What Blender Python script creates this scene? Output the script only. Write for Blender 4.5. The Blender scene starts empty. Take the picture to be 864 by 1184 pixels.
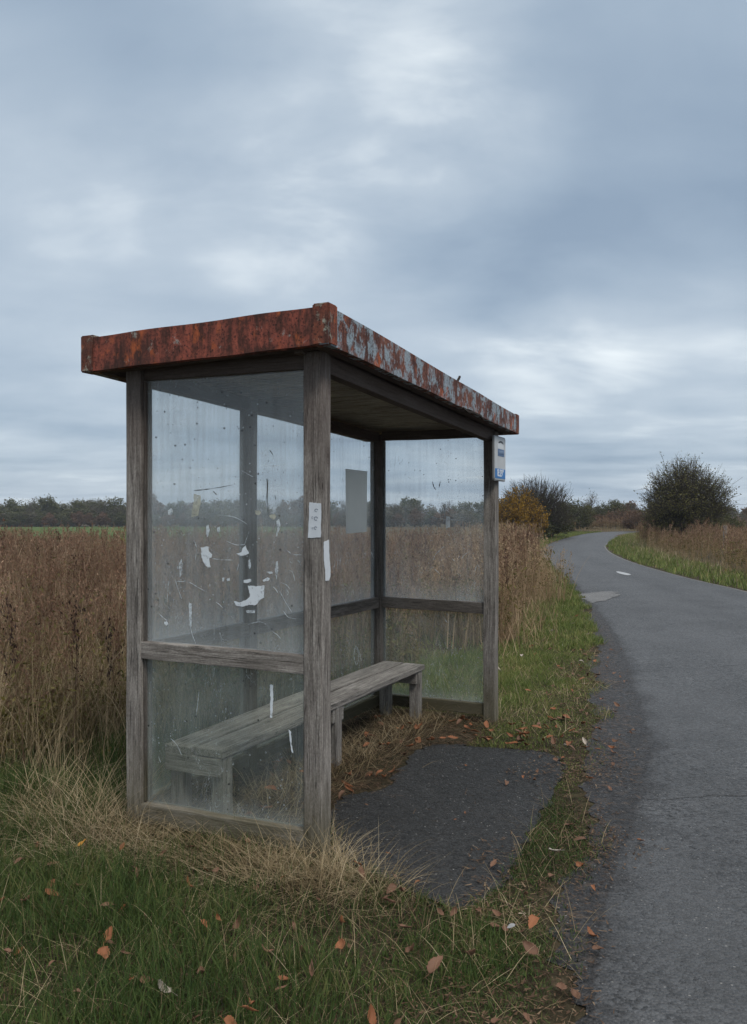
import bpy, bmesh, math, random
import numpy as np
from mathutils import Vector, Matrix

random.seed(7)
rng = np.random.default_rng(7)
scene = bpy.context.scene
COL = scene.collection
R_ = math.radians
CAM_H, FPX, CX, CY = 1.6, 960.0, 432.0, 592.0


def g(px, py):
    """photo pixel on level ground -> (x, y)"""
    y = FPX * CAM_H / (py - CY)
    return ((px - CX) / FPX * y, y)


def sstep(a, b, x):
    t = np.clip((np.asarray(x, float) - a) / (b - a), 0, 1)
    return t * t * (3 - 2 * t)


def terr(x, y):
    return -1.35 * sstep(75, 165, y)


# ----------------------------------------------------------------- materials
class NT:
    def __init__(self, tree):
        self.t = tree
        self.n = tree.nodes
        self.l = tree.links

    def new(self, kind, **kw):
        nd = self.n.new(kind)
        for k, v in kw.items():
            setattr(nd, k, v)
        return nd

    def put(self, sock, v):
        if v is None:
            return
        if hasattr(v, 'is_linked') or isinstance(v, bpy.types.NodeSocket):
            self.l.new(v, sock)
        else:
            if sock.type == 'RGBA' and len(v) == 3:
                v = (*v, 1)
            sock.default_value = v

    def math(self, op, a, b=None, c=None, clamp=False):
        nd = self.new('ShaderNodeMath', operation=op, use_clamp=clamp)
        for i, v in enumerate((a, b, c)):
            self.put(nd.inputs[i], v)
        return nd.outputs[0]

    def vmath(self, op, a, b=None):
        nd = self.new('ShaderNodeVectorMath', operation=op)
        self.put(nd.inputs[0], a)
        if b is not None:
            self.put(nd.inputs[1], b)
        return nd.outputs[1] if op in ('DOT_PRODUCT', 'LENGTH', 'DISTANCE') else nd.outputs[0]

    def mix(self, f, a, b, blend='MIX'):
        nd = self.new('ShaderNodeMix', data_type='RGBA', blend_type=blend)
        self.put(nd.inputs[0], f)
        self.put(nd.inputs[6], a)
        self.put(nd.inputs[7], b)
        return nd.outputs[2]

    def ramp(self, f, stops, interp='LINEAR'):
        nd = self.new('ShaderNodeValToRGB')
        cr = nd.color_ramp
        cr.interpolation = interp
        while len(cr.elements) < len(stops):
            cr.elements.new(0.5)
        for e, (p, c) in zip(cr.elements, stops):
            e.position = p
            e.color = (*c, 1) if not isinstance(c, (int, float)) else (c, c, c, 1)
        self.put(nd.inputs[0], f)
        return nd.outputs[0]

    def rangef(self, v, a, b, c=0.0, d=1.0, smooth=False):
        nd = self.new('ShaderNodeMapRange')
        nd.interpolation_type = 'SMOOTHSTEP' if smooth else 'LINEAR'
        self.put(nd.inputs[0], v)
        for i, q in enumerate((a, b, c, d)):
            nd.inputs[i + 1].default_value = q
        return nd.outputs[0]

    def noise(self, vec, scale, detail=4, rough=0.55, dist=0.0):
        nd = self.new('ShaderNodeTexNoise')
        self.put(nd.inputs['Vector'], vec)
        nd.inputs['Scale'].default_value = scale
        nd.inputs['Detail'].default_value = detail
        nd.inputs['Roughness'].default_value = rough
        nd.inputs['Distortion'].default_value = dist
        return nd.outputs[0]

    def voro(self, vec, scale, feature='F1', rand=1.0):
        nd = self.new('ShaderNodeTexVoronoi', feature=feature)
        self.put(nd.inputs['Vector'], vec)
        nd.inputs['Scale'].default_value = scale
        nd.inputs['Randomness'].default_value = rand
        return nd

    def scale(self, vec, s):
        nd = self.new('ShaderNodeMapping')
        self.put(nd.inputs[0], vec)
        nd.inputs['Scale'].default_value = s
        return nd.outputs[0]

    def bump(self, h, strength=0.4, dist=0.01):
        nd = self.new('ShaderNodeBump')
        nd.inputs['Strength'].default_value = strength
        nd.inputs['Distance'].default_value = dist
        self.put(nd.inputs['Height'], h)
        return nd.outputs[0]

    def attr(self, name):
        nd = self.new('ShaderNodeAttribute')
        nd.attribute_name = name
        return nd.outputs['Fac']


def material(name):
    m = bpy.data.materials.new(name)
    m.use_nodes = True
    m.node_tree.nodes.clear()
    n = NT(m.node_tree)
    out = n.new('ShaderNodeOutputMaterial')
    return m, n, out


def principled(n, out, col, rough=0.8, normal=None, metallic=0.0, spec=0.3):
    b = n.new('ShaderNodeBsdfPrincipled')
    n.put(b.inputs['Base Color'], col)
    n.put(b.inputs['Roughness'], rough)
    n.put(b.inputs['Metallic'], metallic)
    b.inputs['Specular IOR Level'].default_value = spec
    if normal is not None:
        n.put(b.inputs['Normal'], normal)
    n.l.new(b.outputs[0], out.inputs[0])
    return b


def objvec(n, rnd=True):
    tc = n.new('ShaderNodeTexCoord').outputs['Object']
    if not rnd:
        return tc
    r = n.new('ShaderNodeObjectInfo').outputs['Random']
    off = n.new('ShaderNodeCombineXYZ')
    n.put(off.inputs[0], n.math('MULTIPLY', r, 37.0))
    n.put(off.inputs[1], n.math('MULTIPLY', r, 71.0))
    n.put(off.inputs[2], n.math('MULTIPLY', r, 23.0))
    return n.vmath('ADD', tc, off.outputs[0])


def wood_mat(name, dark, mid, light, mossy=True, lichen=0.0):
    m, n, out = material(name)
    v = objvec(n)
    fine = n.noise(n.scale(v, (230, 230, 9.0)), 1, 8, 0.75)
    pit = n.noise(n.scale(v, (1, 1, 0.45)), 160, 4, 0.7)
    mid_n = n.noise(n.scale(v, (42, 42, 2.6)), 1, 6, 0.65, 0.5)
    blot = n.noise(n.scale(v, (7, 7, 2.2)), 1, 5, 0.62)
    s = n.math('ADD', n.math('ADD', n.math('MULTIPLY', fine, 0.46), n.math('MULTIPLY', mid_n, 0.30)), n.math('MULTIPLY', pit, 0.24))
    c = n.ramp(s, [(0.37, dark), (0.5, mid), (0.62, light)])
    c = n.mix(n.rangef(blot, 0.42, 0.72, 0, 0.55), c, [x * 0.55 for x in mid])
    c = n.mix(n.rangef(blot, 0.45, 0.25, 0, 0.35), c, light)
    # drying cracks
    crack = n.noise(n.scale(v, (60, 60, 1.3)), 1, 3, 0.5)
    cm = n.rangef(n.math('ABSOLUTE', n.math('SUBTRACT', crack, 0.5)), 0.0, 0.018, 1, 0)
    cm = n.math('MULTIPLY', cm, n.rangef(blot, 0.36, 0.48, 0, 1))
    c = n.mix(n.math('MULTIPLY', cm, 0.85), c, (0.012, 0.01, 0.009))
    # knots
    kv = n.voro(n.scale(v, (9, 9, 4.2)), 1)
    kc = n.new('ShaderNodeSeparateColor')
    n.put(kc.inputs[0], kv.outputs['Color'])
    kd = n.math('ADD', kv.outputs['Distance'], n.math('MULTIPLY', n.math('SUBTRACT', mid_n, 0.5), 0.12))
    on = n.math('GREATER_THAN', kc.outputs[0], 0.55)
    km = n.math('MULTIPLY', n.rangef(kd, 0.13, 0.26, 1, 0, True), on)
    ring = n.math('ABSOLUTE', n.math('SINE', n.math('MULTIPLY', kd, 60)))
    c = n.mix(n.math('MULTIPLY', km, 0.8), c, n.mix(ring, (0.035, 0.026, 0.02), [x * 0.8 for x in mid]))
    core = n.math('MULTIPLY', n.rangef(kd, 0.03, 0.08, 0.9, 0), on)
    c = n.mix(core, c, (0.015, 0.011, 0.009))
    if lichen:
        ln = n.noise(v, 18, 6, 0.7)
        c = n.mix(n.rangef(ln, 0.6, 0.68, 0, lichen), c, (0.34, 0.33, 0.29))
    if mossy:
        z = n.new('ShaderNodeSeparateXYZ')
        n.put(z.inputs[0], n.new('ShaderNodeNewGeometry').outputs['Position'])
        low = n.rangef(n.math('ADD', z.outputs[2], n.math('MULTIPLY', blot, -0.35)), -0.2, 0.32, 0.75, 0, True)
        c = n.mix(low, c, (0.085, 0.075, 0.035))
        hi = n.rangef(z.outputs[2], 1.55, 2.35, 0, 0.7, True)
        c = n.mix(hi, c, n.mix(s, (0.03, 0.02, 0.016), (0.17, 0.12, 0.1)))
    h = n.math('SUBTRACT', n.math('ADD', fine, n.math('MULTIPLY', mid_n, 0.7)), n.math('MULTIPLY', cm, 1.2))
    principled(n, out, c, 0.85, n.bump(h, 0.55, 0.004), spec=0.2)
    return m


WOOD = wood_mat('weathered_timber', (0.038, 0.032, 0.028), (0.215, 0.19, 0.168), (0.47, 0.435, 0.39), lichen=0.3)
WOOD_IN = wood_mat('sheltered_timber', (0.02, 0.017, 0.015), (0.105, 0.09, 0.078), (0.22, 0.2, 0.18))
WOOD_BENCH = wood_mat('bench_timber', (0.055, 0.048, 0.042), (0.22, 0.2, 0.18), (0.42, 0.395, 0.36), mossy=False, lichen=0.35)
SOFFIT = wood_mat('soffit_boards', (0.13, 0.11, 0.08), (0.38, 0.33, 0.26), (0.55, 0.5, 0.42), mossy=False)


def rust_mat(name, red, paint_amt, paint):
    m, n, out = material(name)
    v = objvec(n)
    a = n.noise(v, 5.0, 7, 0.68, 0.4)
    st = n.noise(n.scale(v, (30, 30, 5)), 1, 6, 0.65)
    fine = n.noise(v, 70, 5, 0.7)
    c = n.ramp(n.math('ADD', n.math('MULTIPLY', a, 0.55), n.math('MULTIPLY', st, 0.45)),
               [(0.36, (0.022, 0.011, 0.009)), (0.46, (0.085, 0.028, 0.018)), (0.54, red), (0.66, (red[0] * 1.55, red[1] * 1.7, red[2] * 1.5))])
    c = n.mix(n.rangef(fine, 0.5, 0.62, 0, 0.8), c, (0.045, 0.02, 0.015))
    wide = n.noise(v, 2.1, 4, 0.6)
    c = n.mix(n.rangef(wide, 0.45, 0.62, 0, 0.6), c, n.mix(st, (0.03, 0.016, 0.012), (0.13, 0.05, 0.034)))
    orange = n.noise(n.scale(v, (1, 1, 0.5)), 14, 6, 0.68)
    c = n.mix(n.rangef(orange, 0.56, 0.68, 0, 0.75), c, (0.5, 0.12, 0.035))
    p1 = n.noise(n.scale(v, (1.0, 1.0, 0.85)), 12, 9, 0.72, 0.3)
    p2 = n.noise(n.scale(v, (26, 26, 7)), 1, 5, 0.7)
    pm = n.math('ADD', n.math('MULTIPLY', p1, 0.85), n.math('MULTIPLY', p2, 0.15))
    pmask = n.math('MULTIPLY', n.rangef(pm, paint_amt, paint_amt + 0.06), n.rangef(fine, 0.66, 0.5, 0.25, 1))
    pc = n.mix(n.noise(v, 40, 4, 0.6), [x * 0.7 for x in paint], [min(1, x * 1.25) for x in paint])
    c = n.mix(n.math('MULTIPLY', pmask, 0.92), c, pc)
    spots = n.voro(v, 55).outputs['Distance']
    sm = n.math('MULTIPLY', n.rangef(spots, 0.16, 0.3, 1, 0), n.rangef(n.noise(v, 9, 3), 0.48, 0.6))
    c = n.mix(n.math('MULTIPLY', sm, 0.85), c, (0.015, 0.009, 0.008))
    h = n.math('ADD', n.math('MULTIPLY', fine, 0.6), n.math('MULTIPLY', pmask, 0.6))
    principled(n, out, c, n.rangef(fine, 0.3, 0.7, 0.55, 0.9), n.bump(h, 0.45, 0.004), spec=0.3)
    return m


RUST_RED = rust_mat('rusted_red_steel', (0.26, 0.066, 0.042), 0.585, (0.30, 0.30, 0.27))
RUST_PALE = rust_mat('peeling_pale_steel', (0.18, 0.066, 0.042), 0.482, (0.29, 0.36, 0.40))
RUST_CAP = rust_mat('rusted_corner_steel', (0.22, 0.06, 0.032), 0.535, (0.34, 0.34, 0.27))
ROOF_TOP = rust_mat('roof_sheet', (0.12, 0.045, 0.03), 0.55, (0.2, 0.2, 0.19))


def glass_mat(name, film, tint):
    m, n, out = material(name)
    v = objvec(n)
    gen = n.new('ShaderNodeTexCoord').outputs['Generated']
    sp = n.new('ShaderNodeSeparateXYZ')
    n.put(sp.inputs[0], gen)
    gy = sp.outputs[2]                      # height in the pane
    gx = sp.outputs[1]
    big = n.noise(v, 2.3, 5, 0.6)
    streak = n.noise(n.scale(v, (28, 28, 2.0)), 1, 4, 0.6)
    grain = n.noise(v, 120, 3, 0.7)
    d = n.math('MULTIPLY', n.rangef(big, 0.3, 0.75, 0.55, 1.4), film)
    d = n.math('MULTIPLY', d, n.rangef(streak, 0.3, 0.7, 0.62, 1.4))
    d = n.math('MULTIPLY', d, n.rangef(grain, 0.3, 0.7, 0.85, 1.15))
    edge = n.rangef(n.math('ADD', gy, n.math('MULTIPLY', big, 0.1)), 0.03, 0.2, 0.13, 0.0, True)
    sid = n.math('MULTIPLY', n.math('MINIMUM', gx, n.math('SUBTRACT', 1.0, gx)), 1.0)
    edge2 = n.rangef(n.math('ADD', sid, n.math('MULTIPLY', big, 0.06)), 0.02, 0.12, 0.10, 0.0, True)
    d = n.math('ADD', d, n.math('ADD', edge, edge2))
    # white fly specks and scuffs
    w = n.voro(v, 26)
    wm = n.math('MULTIPLY', n.rangef(w.outputs['Distance'], 0.09, 0.16, 1, 0),
                n.math('GREATER_THAN', n.math('ADD', n.noise(v, 5.5, 3), n.rangef(n.math('ABSOLUTE', n.math('SUBTRACT', gy, 0.42)), 0.0, 0.35, 0.08, -0.03)), 0.56))
    w2 = n.voro(n.scale(v, (1, 1, 0.4)), 75)
    wm2 = n.math('MULTIPLY', n.rangef(w2.outputs['Distance'], 0.14, 0.24, 1, 0),
                 n.rangef(n.noise(v, 4.0, 4, 0.6), 0.46, 0.62))
    sc = n.noise(n.vmath('ADD', n.scale(v, (9, 9, 3.2)), (3, 1, 7)), 1, 3, 0.55, 1.4)
    scm = n.math('MULTIPLY', n.rangef(n.math('ABSOLUTE', n.math('SUBTRACT', sc, 0.5)), 0.0, 0.0045, 1, 0),
                 n.rangef(n.noise(v, 3.1, 3), 0.5, 0.6))
    white = n.math('MAXIMUM', n.math('MULTIPLY', wm, 0.4), n.math('MAXIMUM', n.math('MULTIPLY', wm2, 0.34), n.math('MULTIPLY', scm, 0.65)))
    d = n.math('MINIMUM', n.math('MAXIMUM', d, white), 0.95)
    film_c = n.mix(white, (0.70, 0.74, 0.74), (0.8, 0.83, 0.84))
    dif = n.new('ShaderNodeBsdfDiffuse')
    n.put(dif.inputs[0], film_c)
    tr = n.new('ShaderNodeBsdfTranslucent')
    n.put(tr.inputs[0], film_c)
    ms = n.new('ShaderNodeMixShader')
    ms.inputs[0].default_value = 0.45
    n.l.new(dif.outputs[0], ms.inputs[1])
    n.l.new(tr.outputs[0], ms.inputs[2])
    tp = n.new('ShaderNodeBsdfTransparent')
    tp.inputs[0].default_value = (*tint, 1)
    m1 = n.new('ShaderNodeMixShader')
    n.put(m1.inputs[0], d)
    n.l.new(tp.outputs[0], m1.inputs[1])
    n.l.new(ms.outputs[0], m1.inputs[2])
    # dark specks
    k = n.voro(n.vmath('ADD', v, (5.3, 2.2, 9.1)), 17)
    km = n.math('MULTIPLY', n.rangef(k.outputs['Distance'], 0.07, 0.11, 1, 0),
                n.math('GREATER_THAN', n.noise(n.vmath('ADD', v, (1, 9, 4)), 8, 2), 0.52))
    dk = n.new('ShaderNodeBsdfDiffuse')
    dk.inputs[0].default_value = (0.03, 0.03, 0.03, 1)
    m2 = n.new('ShaderNodeMixShader')
    n.put(m2.inputs[0], n.math('MULTIPLY', km, 0.8))
    n.l.new(m1.outputs[0], m2.inputs[1])
    n.l.new(dk.outputs[0], m2.inputs[2])
    gl = n.new('ShaderNodeBsdfGlossy')
    gl.inputs['Roughness'].default_value = 0.08
    gl.inputs[0].default_value = (1, 1, 1, 1)
    lw = n.new('ShaderNodeLayerWeight')
    lw.inputs[0].default_value = 0.5
    sch = n.math('ADD', 0.025, n.math('MULTIPLY', n.math('POWER', lw.outputs['Facing'], 5.0), 0.7))
    m3 = n.new('ShaderNodeMixShader')
    n.put(m3.inputs[0], sch)
    n.l.new(m2.outputs[0], m3.inputs[1])
    n.l.new(gl.outputs[0], m3.inputs[2])
    n.l.new(m3.outputs[0], out.inputs[0])
    return m


GLASS = glass_mat('grimy_glass', 0.13, (0.975, 0.985, 0.985))
GLASS_LOW = glass_mat('grimy_low_glass', 0.08, (0.93, 0.955, 0.925))


def plain(name, col, rough=0.7, var=0.25, scale=12, spec=0.3, bump=0.0):
    m, n, out = material(name)
    v = objvec(n)
    f = n.noise(v, scale, 5, 0.6)
    c = n.mix(f, [x * (1 - var) for x in col], [min(1, x * (1 + var)) for x in col])
    principled(n, out, c, rough, n.bump(f, bump, 0.004) if bump else None, spec=spec)
    return m


PAPER = plain('weathered_paper', (0.60, 0.63, 0.66), 0.9, 0.18, 30)


def patchy(name, col, scale, lo, hi, amt0, amt1):
    m, n, out = material(name)
    v = objvec(n)
    d = n.new('ShaderNodeBsdfDiffuse')
    f = n.noise(v, scale * 0.5, 4, 0.6)
    n.put(d.inputs[0], n.mix(f, [x * 0.85 for x in col], [min(1, x * 1.1) for x in col]))
    t = n.new('ShaderNodeBsdfTransparent')
    mx = n.new('ShaderNodeMixShader')
    n.put(mx.inputs[0], n.rangef(n.noise(v, scale, 5, 0.65), lo, hi, amt0, amt1))
    n.l.new(t.outputs[0], mx.inputs[1])
    n.l.new(d.outputs[0], mx.inputs[2])
    n.l.new(mx.outputs[0], out.inputs[0])
    return m


SCUFF = patchy('pale_scuff', (0.62, 0.67, 0.70), 45, 0.36, 0.58, 0.2, 0.85)
SCRAP = patchy('torn_white_paper', (0.68, 0.72, 0.75), 30, 0.36, 0.46, 0.45, 0.97)
SCRAP_DIM = patchy('yellowed_tape', (0.5, 0.5, 0.42), 35, 0.35, 0.6, 0.35, 0.85)
GREY_NOTICE, n_, o_ = material('faded_grey_notice')
f_ = n_.noise(objvec(n_), 5, 5, 0.6)
c_ = n_.mix(f_, (0.74, 0.74, 0.72), (0.88, 0.88, 0.86))
d_, t_, m_ = n_.new('ShaderNodeBsdfDiffuse'), n_.new('ShaderNodeBsdfTranslucent'), n_.new('ShaderNodeMixShader')
n_.put(d_.inputs[0], c_)
n_.put(t_.inputs[0], c_)
m_.inputs[0].default_value = 0.85
n_.l.new(d_.outputs[0], m_.inputs[1])
n_.l.new(t_.outputs[0], m_.inputs[2])
n_.l.new(m_.outputs[0], o_.inputs[0])
INK = plain('faded_ink', (0.25, 0.28, 0.32), 0.9, 0.2, 40)
SIGN_WHITE = plain('sign_enamel', (0.50, 0.51, 0.51), 0.5, 0.15, 9, 0.4)
SIGN_BLUE = plain('sign_blue', (0.02, 0.17, 0.45), 0.45, 0.12, 20, 0.4)
SIGN_NAVY = plain('sign_faded_blue', (0.10, 0.17, 0.30), 0.5, 0.2, 30, 0.4)
SIGN_INK = plain('sign_black', (0.04, 0.045, 0.05), 0.5, 0.1, 20)
STEEL = plain('galvanised_steel', (0.2, 0.2, 0.2), 0.5, 0.2, 30, 0.5)
ROT = plain('rotten_edge', (0.03, 0.022, 0.018), 0.95, 0.5, 40)


def blade_mat(name, stops, patch=0.35, transl=0.25, rough=0.7):
    m, n, out = material(name)
    r = n.attr('rnd')
    pos = n.new('ShaderNodeNewGeometry').outputs['Position']
    p = n.noise(n.scale(pos, (1, 1, 0.4)), 1.7, 3)
    f = n.math('ADD', n.math('MULTIPLY', r, 1 - patch), n.math('MULTIPLY', n.rangef(p, 0.3, 0.7), patch))
    c = n.ramp(f, stops)
    b = n.new('ShaderNodeBsdfPrincipled')
    n.put(b.inputs['Base Color'], c)
    b.inputs['Roughness'].default_value = rough
    b.inputs['Specular IOR Level'].default_value = 0.2
    t = n.new('ShaderNodeBsdfTranslucent')
    n.put(t.inputs[0], c)
    mx = n.new('ShaderNodeMixShader')
    mx.inputs[0].default_value = transl
    n.l.new(b.outputs[0], mx.inputs[1])
    n.l.new(t.outputs[0], mx.inputs[2])
    n.l.new(mx.outputs[0], out.inputs[0])
    return m


GRASS = blade_mat('green_blades', [(0.0, (0.022, 0.042, 0.011)), (0.45, (0.05, 0.085, 0.02)), (0.72, (0.085, 0.115, 0.03)), (0.88, (0.15, 0.14, 0.05)), (1.0, (0.3, 0.235, 0.125))])
GRASS_VERGE = blade_mat('verge_blades', [(0.0, (0.055, 0.082, 0.02)), (0.4, (0.115, 0.158, 0.038)), (0.7, (0.185, 0.212, 0.06)), (0.85, (0.26, 0.22, 0.09)), (1.0, (0.42, 0.32, 0.18))])
STRAW = blade_mat('straw_blades', [(0.0, (0.10, 0.072, 0.038)), (0.35, (0.22, 0.165, 0.09)), (0.7, (0.38, 0.30, 0.18)), (1.0, (0.56, 0.47, 0.32))])
LITTER = blade_mat('leaf_litter', [(0.0, (0.035, 0.022, 0.015)), (0.4, (0.09, 0.052, 0.03)), (0.7, (0.16, 0.10, 0.06)), (0.88, (0.27, 0.19, 0.12)), (1.0, (0.45, 0.37, 0.28))])
STRAW_PALE = blade_mat('reed_stems', [(0.0, (0.169, 0.1105, 0.06075)), (0.4, (0.325, 0.221, 0.1283)), (0.8, (0.442, 0.325, 0.2025)), (1.0, (0.546, 0.429, 0.2835))])
WEED_STEM = blade_mat('weed_stems', [(0.0, (0.06, 0.036, 0.025)), (0.4, (0.19, 0.125, 0.078)), (0.75, (0.38, 0.28, 0.18)), (1.0, (0.62, 0.5, 0.34))], patch=0.55)
WEED_HEAD = blade_mat('weed_heads', [(0.0, (0.045, 0.024, 0.018)), (0.3, (0.13, 0.07, 0.045)), (0.65, (0.25, 0.15, 0.095)), (1.0, (0.46, 0.33, 0.22))], patch=0.55)
WEED_LEAF = blade_mat('weed_leaves', [(0.0, (0.06, 0.06, 0.0182)), (0.5, (0.1275, 0.1125, 0.0325)), (0.8, (0.195, 0.15, 0.052)), (1.0, (0.3, 0.24, 0.039))])
BARK = plain('bark', (0.055, 0.046, 0.038), 0.9, 0.4, 20, 0.1, 0.4)
BARK_PALE = plain('pale_bark', (0.085, 0.075, 0.065), 0.9, 0.4, 20, 0.1)


def leafm(name, a, b, c):
    return blade_mat(name, [(0.0, a), (0.5, b), (1.0, c)], 0.3, 0.3)


LEAF_DARK = leafm('hawthorn_leaves', (0.045, 0.046, 0.016), (0.10, 0.098, 0.034), (0.18, 0.155, 0.06))
LEAF_OLIVE = leafm('olive_leaves', (0.038, 0.045, 0.016), (0.075, 0.08, 0.028), (0.13, 0.12, 0.05))
LEAF_AMBER = leafm('amber_leaves', (0.11, 0.065, 0.008), (0.23, 0.125, 0.012), (0.34, 0.20, 0.025))
LEAF_RUST = leafm('russet_leaves', (0.075, 0.0435, 0.0252), (0.1275, 0.0725, 0.042), (0.18, 0.1015, 0.056))
LEAF_GREY = leafm('greyed_leaves', (0.06, 0.057, 0.036), (0.0975, 0.087, 0.054), (0.135, 0.12, 0.075))


def leaf_litter_mat(name, base):
    m, n, out = material(name)
    v = objvec(n)
    r = n.new('ShaderNodeObjectInfo').outputs['Random']
    f = n.noise(v, 45, 4, 0.6)
    c = n.mix(f, [x * 0.55 for x in base], [min(1, x * 1.3) for x in base])
    c = n.mix(n.math('MULTIPLY', r, 0.45), c, [x * 0.45 for x in base])
    sp = n.voro(v, 160).outputs['Distance']
    c = n.mix(n.rangef(sp, 0.12, 0.22, 0.6, 0), c, (0.03, 0.015, 0.008))
    principled(n, out, c, 0.65, n.bump(f, 0.4, 0.003), spec=0.3)
    return m


L_ORANGE = leaf_litter_mat('orange_leaf', (0.27, 0.105, 0.045))
L_BROWN = leaf_litter_mat('brown_leaf', (0.17, 0.088, 0.052))
L_YELLOW = leaf_litter_mat('yellow_leaf', (0.50, 0.25, 0.045))
L_PALE = leaf_litter_mat('pale_leaf', (0.42, 0.36, 0.30))
L_GREY = leaf_litter_mat('grey_leaf', (0.30, 0.30, 0.30))


# ------------------------------------------------------------------ mesh kit
WM = {}


def link(name, data, mats=None, world=None, parent=None):
    o = bpy.data.objects.new(name, data)
    COL.objects.link(o)
    world = world or Matrix()
    WM[o.name] = world
    if parent is not None:
        o.parent = parent
        o.matrix_basis = WM[parent.name].inverted() @ world
    else:
        o.matrix_basis = world
    if mats and data is not None and not data.materials:
        for m in (mats if isinstance(mats, (list, tuple)) else [mats]):
            data.materials.append(m)
    return o


def tag(o, label=None, cat=None, group=None, kind=None):
    for k, v in (('label', label), ('category', cat), ('group', group), ('kind', kind)):
        if v:
            o[k] = v
    return o


def empty(name, loc, label, cat, group=None):
    o = link(name, None, world=Matrix.Translation(loc))
    o.empty_display_size = 0.2
    return tag(o, label, cat, group)


def from_arrays(name, verts, faces, midx=None, rnd=None, smooth=False):
    """faces: (n,4) int array, -1 in the last column for a triangle"""
    me = bpy.data.meshes.new(name)
    verts = np.ascontiguousarray(verts, dtype=np.float32)
    faces = np.asarray(faces, dtype=np.int64)
    cnt = np.where(faces[:, 3] < 0, 3, 4)
    loops = faces.reshape(-1)
    loops = loops[loops >= 0].astype(np.int32)
    start = np.concatenate([[0], np.cumsum(cnt)[:-1]]).astype(np.int32)
    me.vertices.add(len(verts))
    me.vertices.foreach_set('co', verts.reshape(-1))
    me.loops.add(len(loops))
    me.loops.foreach_set('vertex_index', loops)
    me.polygons.add(len(faces))
    me.polygons.foreach_set('loop_start', start)
    me.polygons.foreach_set('loop_total', cnt.astype(np.int32))
    if midx is not None:
        me.polygons.foreach_set('material_index', np.asarray(midx, dtype=np.int32))
    if smooth:
        me.polygons.foreach_set('use_smooth', np.ones(len(faces), dtype=bool))
    me.update(calc_edges=True)
    if rnd is not None:
        a = me.attributes.new('rnd', 'FLOAT', 'POINT')
        a.data.foreach_set('value', np.asarray(rnd, dtype=np.float32))
    return me


class Acc:
    def __init__(self):
        self.v, self.f, self.m, self.r, self.n = [], [], [], [], 0

    def add(self, v, f, m=0, r=0.5):
        v = np.asarray(v, float)
        f = np.asarray(f, np.int64)
        ff = np.where(f >= 0, f + self.n, -1)
        self.v.append(v)
        self.f.append(ff)
        self.m.append(np.full(len(f), m) if np.isscalar(m) else np.asarray(m))
        self.r.append(np.full(len(v), r) if np.isscalar(r) else np.asarray(r))
        self.n += len(v)

    def arrays(self):
        return np.concatenate(self.v), np.concatenate(self.f), np.concatenate(self.m), np.concatenate(self.r)

    def mesh(self, name):
        v, f, m, r = self.arrays()
        return from_arrays(name, v, f, m, r)


def box_mesh(name, sx, sy, sz, bevel=0.004, wob=0.0, cuts=0):
    bm = bmesh.new()
    bmesh.ops.create_cube(bm, size=1)
    for v in bm.verts:
        v.co = Vector((v.co.x * sx, v.co.y * sy, v.co.z * sz))
    if bevel:
        bmesh.ops.bevel(bm, geom=bm.edges[:], offset=bevel, segments=2, affect='EDGES', profile=0.6)
    if cuts:
        long_e = [e for e in bm.edges if abs((e.verts[0].co - e.verts[1].co).z) > sz * 0.5]
        bmesh.ops.subdivide_edges(bm, edges=long_e, cuts=cuts)
        if wob:
            ph = [random.uniform(0, 6.28) for _ in range(4)]
            for v in bm.verts:
                t = v.co.z / max(sz, .01) * 6
                v.co.x += wob * math.sin(t + ph[0]) + wob * .5 * math.sin(2.7 * t + ph[1])
                v.co.y += wob * math.sin(t * 1.2 + ph[2]) + wob * .5 * math.sin(3.1 * t + ph[3])
    me = bpy.data.meshes.new(name)
    bm.to_mesh(me)
    bm.free()
    return me


def frame(p0, p1, xdir):
    """matrix: local Z along p0->p1, local X near xdir, origin at the middle"""
    p0, p1 = Vector(p0), Vector(p1)
    z = (p1 - p0).normalized()
    x = Vector(xdir)
    x = (x - z * x.dot(z)).normalized()
    y = z.cross(x)
    M = Matrix((x, y, z)).transposed().to_4x4()
    M.translation = (p0 + p1) / 2
    return M, (p1 - p0).length


def beam(name, p0, p1, xdir, wx, wy, mat, parent, bevel=0.005, wob=0.0012, cuts=10, label=None):
    M, L = frame(p0, p1, xdir)
    o = link(name, box_mesh(name, wx, wy, L, bevel, wob, cuts), mat, M, parent)
    if label:
        o['label'] = label
    return o


def poly_prism(name, pts, M, thick):
    """flat outline pts (y,z) in local YZ plane given thickness along local X"""
    bm = bmesh.new()
    a = [bm.verts.new((thick / 2, p[0], p[1])) for p in pts]
    f = bm.faces.new(a)
    r = bmesh.ops.extrude_face_region(bm, geom=[f])
    for v in r['geom']:
        if isinstance(v, bmesh.types.BMVert):
            v.co.x -= thick
    bmesh.ops.recalc_face_normals(bm, faces=bm.faces)
    me = bpy.data.meshes.new(name)
    bm.to_mesh(me)
    bm.free()
    return me


# ------------------------------------------------------------- plan geometry
F = Vector((-0.258, 3.81, 0))
U = Vector((0.9098, -0.4150, 0))     # from the back wall to the road
V = Vector((0.4150, 0.9098, 0))      # along the shelter, away
Lp = F - U * 1.03
Rr = Vector((0.895, 6.32, 0))
B = Rr - U * 0.945
H_NEAR, H_FAR = 2.335, 2.215


def lerp(a, b, t):
    return a + (b - a) * t


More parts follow.
